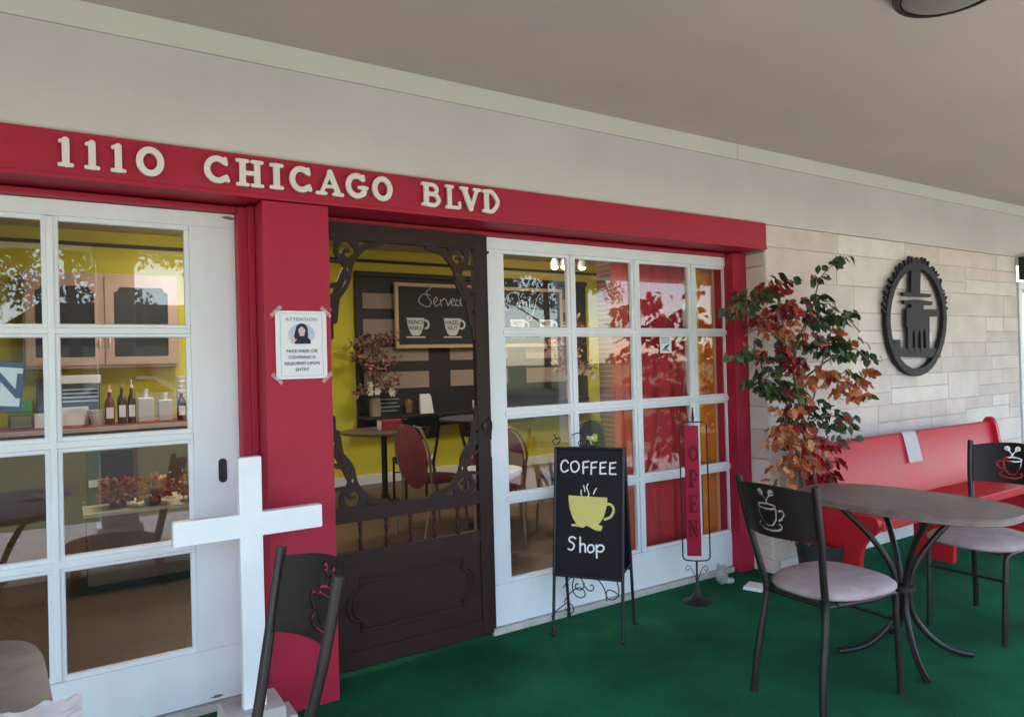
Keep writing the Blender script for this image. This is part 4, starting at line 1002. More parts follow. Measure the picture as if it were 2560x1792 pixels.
for u, v, rpx, n, cc in clusters:
    c_ = tp(u, v, TY); sc = rpx/560.0
    for k in range(int(n*1.5)):
        while True:
            d = Vector((rg.uniform(-1, 1), rg.uniform(-1, 1), rg.uniform(-1, 1)))
            if d.length < 1: break
        p = c_+Vector((d.x*sc*.8, d.y*(sc*1.3+.05), d.z*sc*.8))
        if p.y > .235: p.y = .235-rg.random()*.05
        n_ = Vector((d.x+rg.uniform(-.6, .6), d.y*.7-.3+rg.uniform(-.5, .5), -.55+rg.uniform(-.5, .4)))
        mi = rg.choice(cmap[cc])
        if rg.random() < .10: mi = rg.choice((0, 1, 2))
        L = rg.uniform(.045, .074); leaf(bG, p, n_, L, L*rg.uniform(.5, .7) if mi == 0 else L*rg.uniform(.75, .95), mi, mi != 0)
bG.build('crown', [LG, LR, LO], t, angle=0)
WICK = mat('dark_woven_basket', (.045, .047, .055), .75, nscale=60, namt=.5, bump=.9, bscale=150, stretch=(1, 1, 3))
bt = MB(); n_ = 40
bt.lathe([(.095, 0), (.115, .02), (.128, .14), (.135, .20), (.142, .21), (.142, .232), (.132, .235), (.125, .20), (.12, .05)], n_)
o = bt.build('basket', WICK, t); o.location = (-.045, -.03, 0); o.scale = (1.1, 1.1, 1.12)
b = MB(); rg2 = random.Random(5)
for k in range(9):
    a = rg2.uniform(0, 2*PI); r0_ = rg2.uniform(.02, .09); b.ball((-.045+math.cos(a)*r0_, -.03+math.sin(a)*r0_, .215+rg2.uniform(0, .02)), rg2.uniform(.025, .04), 5, sc=(1.2, 1, .5))
b.build('moss_filling', mat('straw_filling', (.30, .25, .2), .9, nscale=40, namt=.5, bump=.5), t)
for dx, dy, rx in ((-.02, -.06, 12), (.03, -.07, -14)):
    b = MB(); b.lathe([(.006, -.07), (.016, -.055), (.019, -.02), (.015, .015), (.008, .05), (.002, .06)], 12); o = b.build('white_pod', WHITE2, t); o.location = (-.02+dx, dy-.04, .28); o.rotation_euler = (R(8), R(rx), 0)

# ================================================================== inside the shop
YWALL = mat('yellow_wall_paint', (.68, .60, .035), .7, nscale=2, namt=.08, bump=.05)
WOODF = mat('brown_floorboards', (.13, .075, .05), .45, nscale=5, namt=.45, stretch=(.25, 6, 1), bump=.05)
DARKP = mat('black_panel_paint', (.018, .014, .013), .6, nscale=5, namt=.2)
BEIGE = mat('beige_block_paint', (.34, .26, .21), .75, nscale=3, namt=.1)
INTW = mat('interior_plaster', (.60, .57, .48), .85)
x0r, x1r = -4.0, 7.25
b = MB(); b.box(x0r, x1r, D+.06, YB, -.06, 0); structure(b.build('shop_floor', WOODF))
b = MB(); b.box(x0r, x1r, D+.12, YB+.1, 2.80, 2.9); structure(b.build('shop_ceiling', INTW))
t = thing('yellow_shop_wall', 'bright yellow rear wall of the shop with white skirting, seen through the glass', 'wall', (0, YB, 0))
MB().box(x0r, x1r, 0, .1, 0, 2.8).build('wall_face', YWALL, t)
MB().box(x0r, x1r, -.018, -.0005, .001, .115, .003).build('skirting_board', WHITE, t)
MB().box(x0r, x1r, -.03, -.0005, 2.645, 2.68, .003).build('dark_picture_rail', DARKP, t)
t = thing('shop_left_wall', 'pale yellow side wall at the left end of the shop', 'wall', (x0r, 5.5, 0)); MB().box(-.1, 0, -2.3, 2.4, 0, 2.8).build('wall_face', YWALL, t)
t = thing('shop_right_wall', 'yellow side wall at the right end of the shop', 'wall', (x1r, 5.5, 0)); MB().box(0, .1, -2.3, 2.4, 0, 2.8).build('wall_face', YWALL, t)
t = thing('shop_front_wall', 'inner plaster wall above and beside the shopfront', 'wall', (0, D+.2, 0))
b = MB(); b.box(x0r, x1r, 0, .1, 2.06, 2.8); b.box(x0r, -1.1, 0, .1, 0, 2.06); b.box(3.85, x1r, 0, .1, 0, 2.06); b.build('wall_face', INTW, t)

t = thing('slatted_wall_panel', 'black wall panel with rows of beige blocks behind the chalkboard', 'wall panel', (2.88, YB, 0))
MB().box(0, 3.45, -.05, -.0005, .64, 2.53, .004).build('backing_panel', DARKP, t)
b = MB()
for (xa, xb) in ((2.966, 3.81), (4.11, 4.97), (5.27, 6.12)):
    for (za, zb) in ((2.09, 2.275), (1.775, 1.965), (1.455, 1.63), (1.125, 1.327)): b.box(xa-2.88, xb-2.88, -.058, -.051, za, zb, .002, seg=1)
b.build('beige_blocks', BEIGE, t)
MB().box(0, 3.45, -.09, -.0505, 2.47, 2.53, .004).build('top_moulding', DARKP, t)
MB().box(.0, 3.45, -.36, -.0505, .79, .82, .004).build('shelf_ledge', DARKP, t)

WOODL = mat('light_wood_frame', (.60, .44, .24), .5, nscale=12, namt=.2, stretch=(1, 1, 8))
CHB = mat('chalkboard_slate', (.016, .020, .022), .7, nscale=3, namt=.4)
CHALK = mat('chalk_line', (.42, .48, .52), .9)
t = thing('menu_chalkboard', 'framed chalkboard reading Served Daily with four white mugs, on the rear wall', 'chalkboard', (3.34, 7.83, 1.61))
BW, BH = 2.50, .795
MB().box(.045, BW-.045, .01, .04, .045, BH-.045).build('slate', CHB, t)
b = MB(); b.box(0, BW, 0, .045, 0, .044, .004); b.box(0, BW, 0, .045, BH-.044, BH, .004); b.box(0, .044, .0005, .0445, .045, BH-.045, .003); b.box(BW-.044, BW, .0005, .0445, .045, BH-.045, .003); b.build('wood_frame', WOODL, t)
def bd(u, v): p = onY(u, v, 7.84); return (p[0]-3.34, p[2]-1.61)
def b4(pp): return [bd(800+x/2.678, 500+y/2.678) for x, y in pp]
def b5(pp): return [bd(1200+x/2.977, 560+y/2.977) for x, y in pp]
served = [[(745, 590), (715, 610), (720, 650), (745, 680), (725, 715), (680, 700), (660, 670), (690, 630), (740, 640)], [(760, 690), (785, 670), (775, 650), (760, 680), (775, 710), (800, 695)], [(805, 665), (812, 710)], [(810, 680), (830, 660), (842, 668)], [(845, 670), (858, 708), (875, 665)], [(880, 690), (900, 672), (888, 660), (876, 690), (892, 710), (910, 695)], [(935, 680), (915, 668), (908, 700), (930, 708), (940, 680), (948, 600)], [(940, 680), (950, 712)]]
daily = [[(215, 520), (200, 600), (190, 640)], [(190, 640), (260, 620), (290, 560), (265, 510), (215, 520), (185, 570)], [(320, 570), (296, 580), (292, 620), (318, 625), (326, 575), (330, 630)], [(345, 575), (350, 630)], [(372, 540), (366, 600), (372, 635)], [(395, 575), (398, 620), (420, 625)], [(465, 510), (430, 540), (400, 640), (380, 710), (360, 720), (355, 690), (390, 670)]]
b = MB(); b.mesh(plate([(cr2(b4(s), 5), .0055) for s in served], res=.005, thick=.002)); b.mesh(plate([(cr2(b5(s), 5), .0055) for s in daily], res=.005, thick=.002)); b.build('chalk_writing', CHALK, t, M=wallM(0, .008, 0), angle=0)
MUG = mat('mug_white', (.62, .66, .66), .7)
for (cx_, lines) in ((.235, ('FRENCH', 'VANILLA')), (.74, ('HAZEL', 'NUT')), (1.72+.0, ('HOT', 'TEA')), (2.19, ('HOT', ''))):
    b = MB(); mw = .24
    outl = [(-mw/2, .10), (mw/2, .10), (mw/2-.02, -.02), (mw/2-.05, -.09), (mw/2-.08, -.115), (-mw/2+.08, -.115), (-mw/2+.05, -.09), (-mw/2+.02, -.02)]
    b.mesh(plate([(arc(mw/2+.01, .02, .045, .05, 110, -110, 14), .012), ([(-mw/2, -.135), (mw/2, -.135)], .008)], polys=[outl], res=.006, thick=.003), M=wallM(cx_+.03, .006, .27)); b.build('mug_drawing', MUG, t, angle=0)
    b = MB()
    for i, s in enumerate(lines):
        if s: b.mesh(text_mesh(s, .068, bold=.001), M=wallM(cx_+.03, .0035, .27+.045-i*.07))
    b.build('mug_text', INK, t, angle=0)

# things on the wall ledge
LZ = .82
def vase_of_flowers(loc, label, seed, H=.21, wide=.05):
    t = thing('flower_vase', label, 'flower vase', loc, group='vases of artificial flowers in the shop'); r = random.Random(seed)
    b = MB(); b.box(-wide, wide, -wide, wide, 0, H, .006); b.build('vase', mat('vase_tan', (.34, .27, .2), .5, nscale=8, namt=.3), t)
    b = MB(); P = []
    for k in range(38):
        a = r.uniform(0, 2*PI); q = r.uniform(.04, .30); h = H+r.uniform(.08, .72); e = Vector((math.cos(a)*q, math.sin(a)*q*.6, h)); P.append(e)
        b.tube([(0, 0, H*.8), (e.x*.4, e.y*.4, H+(h-H)*.6), e], .003, 5)
    b.build('stems', BARK, t)
    b = MB(); global rg
    keep = rg; rg = r
    for e in P:
        for j in range(16):
            d = Vector((r.uniform(-1, 1), r.uniform(-1, 1), r.uniform(-1, 1)))
            leaf(b, e+d*.035, d, r.uniform(.04, .07), .03, r.choice((0, 0, 1, 2)))
    rg = keep
    b.build('blossoms', [mat('dusty_pink', (.36, .14, .12), .8), mat('brown_leaf', (.10, .05, .03), .8), mat('tan_petal', (.42, .28, .22), .8)], t, angle=0)
    b = MB()
    for k in range(5):
        c = Vector((r.uniform(-.12, .2), -.08-r.random()*.04, H+r.uniform(.0, .16)))
        for j in range(6):
            a = j*PI/3; d = Vector((math.cos(a), -.35, math.sin(a))); n1 = d.normalized()
            s1 = n1.cross(Vector((0, 1, 0))).normalized()
            pts = [c, c+n1*.03+s1*.018, c+n1*.055, c+n1*.03-s1*.018]; b.quad([tuple(x) for x in pts])
    b.build('white_magnolias', mat('magnolia_white', (.66, .62, .5), .6), t, angle=0)
    return t
p = onY(938, 1040, 7.72); vase_of_flowers((p[0], 7.72, LZ), 'square tan vase of dusty pink and white flowers seen through the screen door', 3)
p = onY(1430, 930, 6.2); vase_of_flowers((p[0], 6.2, 1.0), 'tall vase of pink flowers seen through the white window grid', 9)
t = thing('tall_stand', 'slim dark stand carrying the flower vase behind the window grid', 'stand', (p[0], 6.2, 0)); MB().box(-.13, .13, -.13, .13, .96, 1.0, .004).build('top', DARKP, t); MB().box(-.04, .04, -.04, .04, .02, .96, .004).build('column', DARKP, t); MB().box(-.12, .12, -.12, .12, 0, .02).build('foot', DARKP, t)
p = onY(1000, 1030, 7.75)
t = thing('small_chalk_sign', 'small black table sign with grey chalk lines on the wall ledge', 'sign', (p[0]-.12, 7.75, LZ))
MB().box(-.2, .2, 0, .02, 0, .24, .004).build('board', CHB, t)
b = MB()
for k in range(4): b.box(-.15, .12-.03*(k % 2), -.002, -.0005, .185-k*.045, .193-k*.045)
b.build('chalk_lines', CHALK, t)
p = onY(1023, 1033, 7.68)
t = thing('straw_glass', 'glass of brown stirring sticks on the wall ledge', 'glass', (p[0], 7.68, LZ))
MB().lathe([(.05, 0), (.055, .01), (.05, .02), (.055, .1), (.06, .13), (.057, .13), (.05, .02), (0, .02)], 20).build('tumbler', GLASS2, t)
b = MB(); r = random.Random(1)
for k in range(22): a = r.uniform(0, 2*PI); q = r.uniform(0, .035); b.tube([(math.cos(a)*q, math.sin(a)*q, .025), (math.cos(a)*q*1.5, math.sin(a)*q*1.5, r.uniform(.15, .19))], .003, 5)
b.build('sticks', mat('sticks_wood', (.42, .25, .10), .7), t)
p = onY(1064, 1028, 7.65)
t = thing('white_card_box', 'upright white card holder with curled wire beside the glass of sticks', 'card holder', (p[0], 7.65, LZ))
MB().box(-.07, .06, -.01, .03, 0, .235, .004).build('card', WHITE2, t)
MB().prism([(.062, 0), (.11, 0), (.075, .21), (.062, .22)], 0, .03, 'XZ').build('side_flap', WHITE2, t)
MB().tube([Vector((.07+math.cos(a)*(.045-.006*a), -.0, .26+math.sin(a)*(.045-.006*a))) for a in np.linspace(0, 6, 24)]+[Vector((.12, 0, .15)), Vector((.11, 0, .02))], .003, 5).build('wire_curl', METAL, t)

# cafe table with red boxes and a banquet chair
t = thing('round_cafe_table', 'small round dark table in the shop carrying red boxes', 'table', (2.72, 6.75, 0))
MB().lathe([(.02, .72), (.42, .722), (.435, .73), (.435, .745), (.42, .75), (.0, .75)], 40).build('table_top', mat('brown_laminate', (.10, .07, .055), .4), t)
MB().lathe([(.22, 0), (.22, .02), (.05, .05), (.03, .1), (.03, .68), (.1, .72)], 24).build('pedestal', IRON, t)
p = onZ(1030, 1068, .75)
RBX = mat('box_red_card', (.30, .03, .05), .5)
t = thing('red_tea_boxes', 'flat stack of dark red boxes with white ends on the round shop table', 'boxes', (2.80, 6.70, .75), R(-8))
for k in range(3): MB().box(-.14+k*.006, .15, -.09, .09, .001+k*.034, .033+k*.034, .003).build('box', RBX, t)
for k in range(3): MB().box(-.1415-.002+k*.0, -.1405+.001, -.08+k*.06, -.04+k*.06, .006, .096).build('white_end', WHITE2, t)
def banquet(label, loc, rz, fab):
    t = thing('banquet_chair', label, 'chair', loc, rz, 'banquet chairs inside the shop')
    fm = mat('banquet_frame', (.30, .23, .17), .4, metal=.4)
    MB().ball((.22, 0, .445), .22, 12, sc=(1, 1, .17)).build('seat', fab, t)
    b = MB(); b.lathe([(.0, -.02), (.17, -.018), (.2, 0), (.17, .018), (.0, .02)], 30, axis='X', sy=1.35); o = b.build('backrest', fab, t); o.location = (-.03, 0, .65); o.rotation_euler = (0, R(-8), 0)
    for s in (-1, 1):
        b = MB(); b.tube([(-.05, s*.06, .905), (-.045, s*.15, .87), (-.03, s*.215, .72), (-.01, s*.205, .6), (0.02, s*.19, .42), (-.02, s*.19, .2), (-.07, s*.19, 0)], .011, 8, smooth=5); b.build('leg', fm, t)
        b = MB(); b.tube([(.38, s*.17, .42), (.39, s*.18, .2), (.41, s*.18, 0)], .011, 8); b.build('leg', fm, t)
    return t
REDF = mat('red_upholstery', (.26, .045, .05), .9, nscale=20, namt=.2); NAVF = mat('navy_upholstery', (.02, .022, .07), .8)
banquet('red padded banquet chair with pale frame seen through the screen door', (2.40, 5.30, 0), R(14), REDF)
banquet('red padded banquet chair behind the first window pane column', (2.78, 4.6, 0), R(60), REDF)
banquet('navy blue padded chair behind the second window pane column', (3.55, 4.5, 0), R(100), NAVF)
t = thing('white_cafe_table', 'round white table just inside the white window grid', 'table', (2.17, 3.70, 0))
MB().lathe([(.02, .67), (.12, .68), (.18, .71), (.20, .735), (.2, .75), (.0, .75)], 40).build('table_top', WHITE2, t)
MB().lathe([(.2, 0), (.2, .02), (.04, .05), (.025, .1), (.025, .68), (.1, .715)], 24).build('pedestal', IRON, t)
# second table with shakers
t = thing('dark_side_table', 'dark table with a shiny shaker set behind the window grid', 'table', (3.10, 5.3, 0))
MB().lathe([(.02, .90), (.40, .902), (.42, .915), (.42, .93), (.0, .935)], 40).build('table_top', DARKP, t)
MB().lathe([(.2, 0), (.2, .02), (.04, .05), (.025, .1), (.025, .87), (.1, .90)], 24).build('pedestal', IRON, t)
CER = mat('white_ceramic', (.78, .77, .75), .25); CHR = mat('chrome', (.7, .7, .7), .15, metal=1)
for k, (dx, h, lb) in enumerate(((-.115, .16, 'stack of white paper cups at the left of the dark side table'), (-.03, .12, 'single white paper cup on the dark side table'))):
    tq = thing('paper_cup', lb, 'cup', (3.0+dx, 5.1, .935), group='paper cups'); MB().lathe([(.028, 0), (.038, h*.8), (.040, h*.82), (.036, h)], 18).build('cup_wall', CER, tq)
tq = thing('glass_shaker', 'tall glass shaker with a round silver knob on the dark side table', 'shaker', (3.08, 5.08, .935)); MB().lathe([(.05, 0), (.05, .03), (.02, .08), (.012, .15), (.01, .20)], 18).build('stem', CHR, tq); MB().ball((0, 0, .22), .02, 8).build('knob', CER, tq)

# brick column, curtains
def brick(name, c1, c2, mo, sc):
    m = mat(name, c1, .9); n = m.node_tree; tb = n.nodes.new('ShaderNodeTexBrick'); tb.inputs['Color1'].default_value = (*c1, 1); tb.inputs['Color2'].default_value = (*c2, 1); tb.inputs['Mortar'].default_value = (*mo, 1); tb.inputs['Scale'].default_value = sc
    tc = n.nodes.new('ShaderNodeTexCoord'); mp = n.nodes.new('ShaderNodeMapping'); mp.inputs['Rotation'].default_value = (R(90), 0, 0); n.links.new(tc.outputs['Object'], mp.inputs[0]); n.links.new(mp.outputs[0], tb.inputs[0]); n.links.new(tb.outputs[0], n.nodes['Principled BSDF'].inputs['Base Color']); return m
t = thing('brick_column', 'reddish brick column inside the shop beside the red curtain', 'column', (5.45, 6.1, 0)); MB().box(-.25, .35, -.2, .2, 0, 2.8).build('shaft', brick('brick', (.22, .08, .06), (.28, .12, .09), (.35, .3, .27), 4.5), t)
def curtain(label, x0, x1, y, z0, z1, m, amp=.022, waves=6, seed=0):
    t = thing('curtain', label, 'curtain', ((x0+x1)/2, y, 0), group='curtains behind the window grid'); r = random.Random(seed)
    b = MB(); n = int(waves*14); wv = [(r.uniform(.7, 1.3), r.uniform(0, 6)) for _ in range(4)]
    def off(s, z): return amp*(math.sin(s*waves*2*PI*wv[0][0]+wv[0][1])+.45*math.sin(s*waves*4.7*wv[1][0]+wv[1][1]+z*.6))*(.7+.3*(z1-z)/(z1-z0))
    V = [[b.bm.verts.new((x0+(x1-x0)*i/n-(x0+x1)/2, off(i/n, z), z)) for i in range(n+1)] for z in np.linspace(z0, z1, 10)]
    for j in range(9):
        for i in range(n): b.bm.faces.new((V[j][i], V[j][i+1], V[j+1][i+1], V[j+1][i]))
    b.build('cloth', m, t, angle=180); return t
CURR = mat('red_curtain_cloth', (.52, .035, .045), .85, nscale=40, namt=.12); CURO = mat('orange_curtain_cloth', (.92, .26, .02), .8, nscale=4, namt=.25)
CURL = mat('coral_curtain_cloth', (.72, .13, .07), .85)
curtain('deep red folded curtain behind the third column of window panes', 3.00, 3.46, 3.30, .08, 2.12, CURR, .018, 4, 1)
curtain('coral red flat curtain edge beside the brick column in the second pane column', 2.86, 2.995, 3.33, .08, 2.12, CURL, .006, 1.5, 2)
curtain('bright orange curtain strip behind the narrow fourth pane column', 3.56, 3.70, 3.27, .08, 2.12, CURO, .006, 1.2, 3)
t = thing('yellow_blind', 'yellow slatted blind edge between the red and orange curtains', 'blind', (3.51, 3.31, 0)); b = MB()
for k in range(40): b.box(-.045, .045, -.004, .004, .2+k*.048, .232+k*.048)
b.build('slats', mat('blind_yellow', (.55, .42, .12), .6), t)
t = thing('white_curtain_wand', 'white curtain wand hanging between the curtains', 'wand', (*onY(1710, 800, 3.24)[:2], 0)); b = MB(); b.tube([(0, 0, 1.75), (0, 0, 1.60)], .011, 6); b.tube([(.01, 0, 1.5), (.02, .0, 1.0), (.03, 0, .9)], .008, 6); b.build('rod', WHITE2, t)

# lit spot rail and dome camera
LAMPE = emis('lit_lamp', (1, .93, .8), 9)
t = thing('spot_rail', 'lit track lamps near the shop ceiling seen through the window grid', 'lamp', (4.0, 6.0, 2.62))
px_ = [onZ(1384, 661, 2.5), onZ(1412, 660, 2.5)]
b = MB(); b.box(-.6, 2.0, -.015, .015, .13, .17); b.build('rail', WHITE2, t)
for u in (1387, 1411, 1455):
    p = onY(u, 660 if u < 1440 else 662, 6.0); ox = p[0]-4.0; oz = p[2]-2.62
    b = MB(); b.lathe([(.02, .07), (.045, .02), (.05, -.03), (.04, -.035)], 16, (ox, 0, oz)); h = b.build('spot_head', WHITE2, t)
    b = MB(); b.ball((ox, 0, oz-.035), .036, 8, sc=(1, 1, .6)); b.build('bulb', LAMPE, t)
def lamp(x, y, z, e, size=.5, c=(1, .9, .74)):  # fill light without a visible source
    l = bpy.data.lights.new('shop_fill_light', 'AREA'); l.energy = e; l.size = size; l.color = c; l.shape = 'DISK'
    o = bpy.data.objects.new('shop_fill_light', l); col.objects.link(o); o.location = (x, y, z)
for k, (x, y) in enumerate(((.6, 5.2), (3.6, 5.6), (1.0, 6.9), (5.4, 6.4))):  # globes and their area lights are added to brighten the shop
    lb = ('leftmost', 'third from left', 'second from left', 'rightmost')[k]
    t = thing('added_globe_lamp', lb+' added globe lamp to light the shop', 'ceiling light', (x, y, 2.8), group='added globe lamps lighting the shop')
    MB().lathe([(.16, -.001), (.15, -.03), (.10, -.04)], 24).build('holder', METAL, t)
    MB().lathe([(.10, -.041), (.14, -.055), (.12, -.085), (.0, -.10)], 24).build('globe', LAMPE, t)
    lamp(x, y, 2.68, (2.8, 6.5, 1.8, 4.5)[k])
p = onY(1541, 673, 5.6)
t = thing('dome_camera', 'small white dome security camera near the shop ceiling', 'camera', tuple(p)); MB().lathe([(.05, .04), (.055, 0), (.05, -.03)], 18).build('housing', CER, t); MB().ball((0, 0, -.03), .035, 8).build('lens_dome', IRON, t)

# left part: wall cabinet, counter with bottles
CAB = mat('cabinet_pink_beige', (.50, .34, .26), .5, nscale=4, namt=.1)
DGL = mat('cabinet_dark_inside', (.02, .02, .022), .5)
t = thing('wall_cabinet', 'pinkish beige wall cupboard with two scalloped glass doors', 'cupboard', (-.33, 7.66, 1.45))
MB().box(0, 1.28, .022, .32, 0, .90, .004).build('carcass', CAB, t)
for (xa, xb, fl_) in ((.02, .635, False), (.645, 1.26, True)):
    m_ = .075; w_ = xb-xa; n0 = .055
    outl = [(xa, .03), (xb, .03), (xb, .87), (xa, .87)]
    hole = [(xa+m_, .105), (xb-m_, .105), (xb-m_, .72), (xb-m_-.03, .73), (xb-m_-.05, .77), (xa+m_+.05, .77), (xa+m_+.03, .73), (xa+m_, .72)]
    b = MB(); b.mesh(plate(polys=[outl], cutpolys=[hole], res=.012, thick=.018)); d = b.build('cabinet_door', CAB, t, M=wallM(0, .01, 0))
    MB().box(xa+m_-.01, xb-m_+.01, .0195, .0215, .09, .78).build('dark_pane', DGL, d)
    MB().box(xa+m_, xb-m_, .0165, .0190, .41, .418).build('shelf_edge', CAB, d)
    hx = xb-.035 if not fl_ else xa+.035
    MB().tube([(hx, -.006, .20), (hx, -.02, .22), (hx, -.02, .26), (hx, -.006, .28)], .007, 6).build('handle', CER, d)
t = thing('service_counter', 'long beige counter with a red edged top under the wall cupboard', 'counter', (0, 7.0, 0))
MB().box(-3.8, 1.75, .1, .75, 0, .90).build('body', mat('counter_brown', (.16, .10, .07), .6, nscale=4, namt=.2), t)
MB().box(-3.85, 1.8, -.02, .8, .901, .94, .004).build('worktop', mat('counter_cream', (.52, .46, .38), .5), t)
MB().box(-3.8, 1.75, -.015, .5, .9405, .948).build('red_mat', mat('mat_red', (.32, .04, .05), .6), t)
BC = 0
def bottle(u0, u1, vt, vb, label, mcol, kind='syrup', capm=None):
    y = 7.12; a = onY(u0, vb, y); c = onY(u1, vb, y); r_ = (c[0]-a[0])/2; H = onY((u0+u1)/2, vt, y)[2]-.949
    t = thing('syrup_bottle', label, 'bottle', ((a[0]+c[0])/2, y, .949), group='bottles along the shop counter')
    if kind == 'syrup':
        MB().lathe([(r_*.9, 0), (r_, .01), (r_, H*.5), (r_*.85, H*.58), (r_*.4, H*.68), (r_*.35, H*.8)], 20).build('glass_body', mcol, t)
        MB().lathe([(r_*.45, H*.8), (r_*.45, H*.86), (r_*.15, H*.87), (r_*.15, H)], 12).build('pump', capm or CER, t)
        MB().box(-r_*.7, r_*.7, -r_-.003, -r_+.012, H*.15, H*.42, .002).build('label_patch', PAPER, t)
    else:
        MB().box(-r_, r_, -r_*.6, r_*.6, 0, H*.75, r_*.25, seg=3).build('jug_body', mcol, t)
        MB().lathe([(r_*.3, H*.74), (r_*.3, H*.9), (r_*.35, H*.9), (r_*.35, H)], 14).build('cap', CER, t)
    return t
AMB = mat('amber_syrup', (.14, .03, .02), .15); BRN = mat('brown_syrup', (.06, .03, .02), .15); MLK = mat('milky_jug', (.52, .48, .42), .3); REDB = mat('red_syrup', (.30, .04, .02), .15)
bottle(262, 288, 960, 1062, 'amber syrup bottle with white label, first in the counter row', AMB)
bottle(294, 318, 948, 1056, 'brown syrup bottle with gold pump, second in the counter row', BRN, capm=mat('gold_pump', (.4, .26, .08), .4))
bottle(319, 341, 948, 1054, 'brown syrup bottle next to the first white jug', BRN)
bottle(344, 386, 972, 1052, 'broad milky jug in the middle of the counter row', MLK, 'jug')
bottle(395, 433, 980, 1050, 'narrower milky jug with white cap at the right of the counter row', MLK, 'jug')
bottle(443, 466, 965, 1048, 'dark bottle with pale label at the right end of the counter row', BRN)
p = onY(175, 1035, 7.2); t = thing('white_carton', 'low white carton on the counter behind the bottles', 'carton', (p[0], 7.3, .949)); MB().box(-.14, .14, -.06, .06, 0, .16, .005).build('carton_body', CER, t)
p = onY(90, 1040, 7.2); t = thing('white_napkin_box', 'small white box near the left end of the counter', 'box', (p[0], 7.2, .949)); MB().box(-.1, .1, -.06, .06, 0, .12, .005).build('box_body', CER, t)
p = onY(190, 1030, 7.45)
t = thing('coffee_machine', 'dark coffee machine with a white lid on the counter behind the carton', 'coffee machine', (p[0]+.03, 7.55, .949)); MB().box(-.15, .16, -.12, .12, 0, .36, .01).build('housing', mat('machine_dark', (.05, .05, .05), .35), t); MB().box(-.16, .17, -.13, .13, .361, .44, .012).build('lid', CER, t)
for k in range(4): MB().box(-.13, .14, -.126, -.1205, .20+k*.035, .212+k*.035).build('steel_strip', CHR, t)
p = onY(243, 1040, 7.2); t = thing('filter_papers', 'fan of pleated cream filter papers on the counter beside the carton', 'filters', (p[0], 7.16, .949))
b = MB(); rings_ = []
for zz, rr0 in ((0, .035), (.13, .075)):
    rings_.append([b.bm.verts.new(((rr0+(.006 if q % 2 else 0))*math.cos(2*PI*q/32), (rr0+(.006 if q % 2 else 0))*math.sin(2*PI*q/32), zz)) for q in range(32)])
for q in range(32): b.bm.faces.new((rings_[0][q], rings_[0][(q+1) % 32], rings_[1][(q+1) % 32], rings_[1][q]))
b.build('pleats', mat('filter_cream', (.6, .55, .42), .8), t, angle=0)
p = onY(60, 1040, 7.2); t = thing('green_box', 'bright green packet standing at the left of the counter', 'packet', (p[0]-.02, 7.35, .949)); MB().box(-.07, .07, -.04, .04, 0, .24, .004).build('carton_body', mat('packet_green', (.06, .30, .05), .5), t)
p = onY(50, 1060, 7.1); t = thing('small_grey_frame', 'small grey framed card at the front left of the counter', 'frame', (p[0], 7.08, .949)); MB().box(-.08, .10, -.012, .012, 0, .13, .003).build('frame_body', mat('frame_dark', (.05, .04, .035), .5), t); MB().box(-.06, .08, -.0145, -.0125, .02, .11).build('card', mat('card_grey', (.22, .2, .18), .8), t)
t = thing('brown_dispenser', 'tall brown dispenser on the counter left of the white carton', 'dispenser', (onY(115, 1000, 7.5)[0], 7.5, .949)); MB().box(-.07, .08, -.1, .1, 0, .42, .01).build('housing', mat('dispenser_brown', (.05, .028, .025), .4), t)
t = thing('cup_stack', 'tall stack of striped paper cups at the end of the counter', 'cups', (onY(455, 1000, 7.4)[0], 7.45, .949)); b = MB(); b.lathe([v for k in range(9) for v in ((.038, k*.045), (.046, k*.045+.04), (.044, k*.045+.043))], 18); b.build('cups', CER, t)

# display table with flowers just inside the left door
t = thing('display_console', 'low wooden console with glassware and autumn flowers behind the left door', 'console', (.09, 5.3, 0))
WDK = mat('console_wood', (.20, .12, .07), .5, nscale=6, namt=.3, stretch=(1, 6, 1))
MB().box(-.02, 1.25, -.12, .42, .485, .51, .004).build('top', mat('console_cream_top', (.5, .42, .30), .5), t)
MB().box(0, 1.23, -.10, .40, .05, .484, .003).build('cabinet_body', WDK, t)
MB().box(.01, 1.22, -.09, .39, 0, .05).build('plinth', DARKP, t)
def posy(loc, label, seed):
    t = thing('autumn_posy', label, 'flowers', loc, group='autumn flower posies on the console'); r = random.Random(seed); b = MB(); global rg; keep = rg; rg = r
    for k in range(240):
        d = Vector((r.uniform(-1, 1), r.uniform(-1, 1), r.uniform(-.3, 1))); leaf(b, d*.08+Vector((0, 0, .08)), d, r.uniform(.03, .06), .035, r.choice((1, 2, 2)), True)
    rg = keep; b.build('petals', [LG, LR, LO], t, angle=0); MB().lathe([(.05, 0), (.055, .05), (.04, .06)], 14).build('pot', BRN, t)
posy((.27, 5.33, .51), 'orange and red autumn posy at the left of the console', 1); posy((.47, 5.27, .51), 'wine red and orange autumn posy in the middle of the console', 2)
posy((.74, 5.30, .51), 'wine red and yellow autumn posy at the right of the console', 3)
for k, (x, y) in enumerate(((.50, 5.50), (.60, 5.46), (.69, 5.52))):
    t = thing('wine_glass', ('left', 'middle', 'right')[k]+' stemmed glass standing on the console', 'glass', (x, y, .51), group='stemmed glasses on the console')
    MB().lathe([(.035, 0), (.034, .004), (.005, .012), (.004, .08), (.03, .11), (.038, .15), (.034, .19), (.032, .19), (.036, .15), (.028, .112), (0, .09)], 20).build('bowl', GLASS2, t)
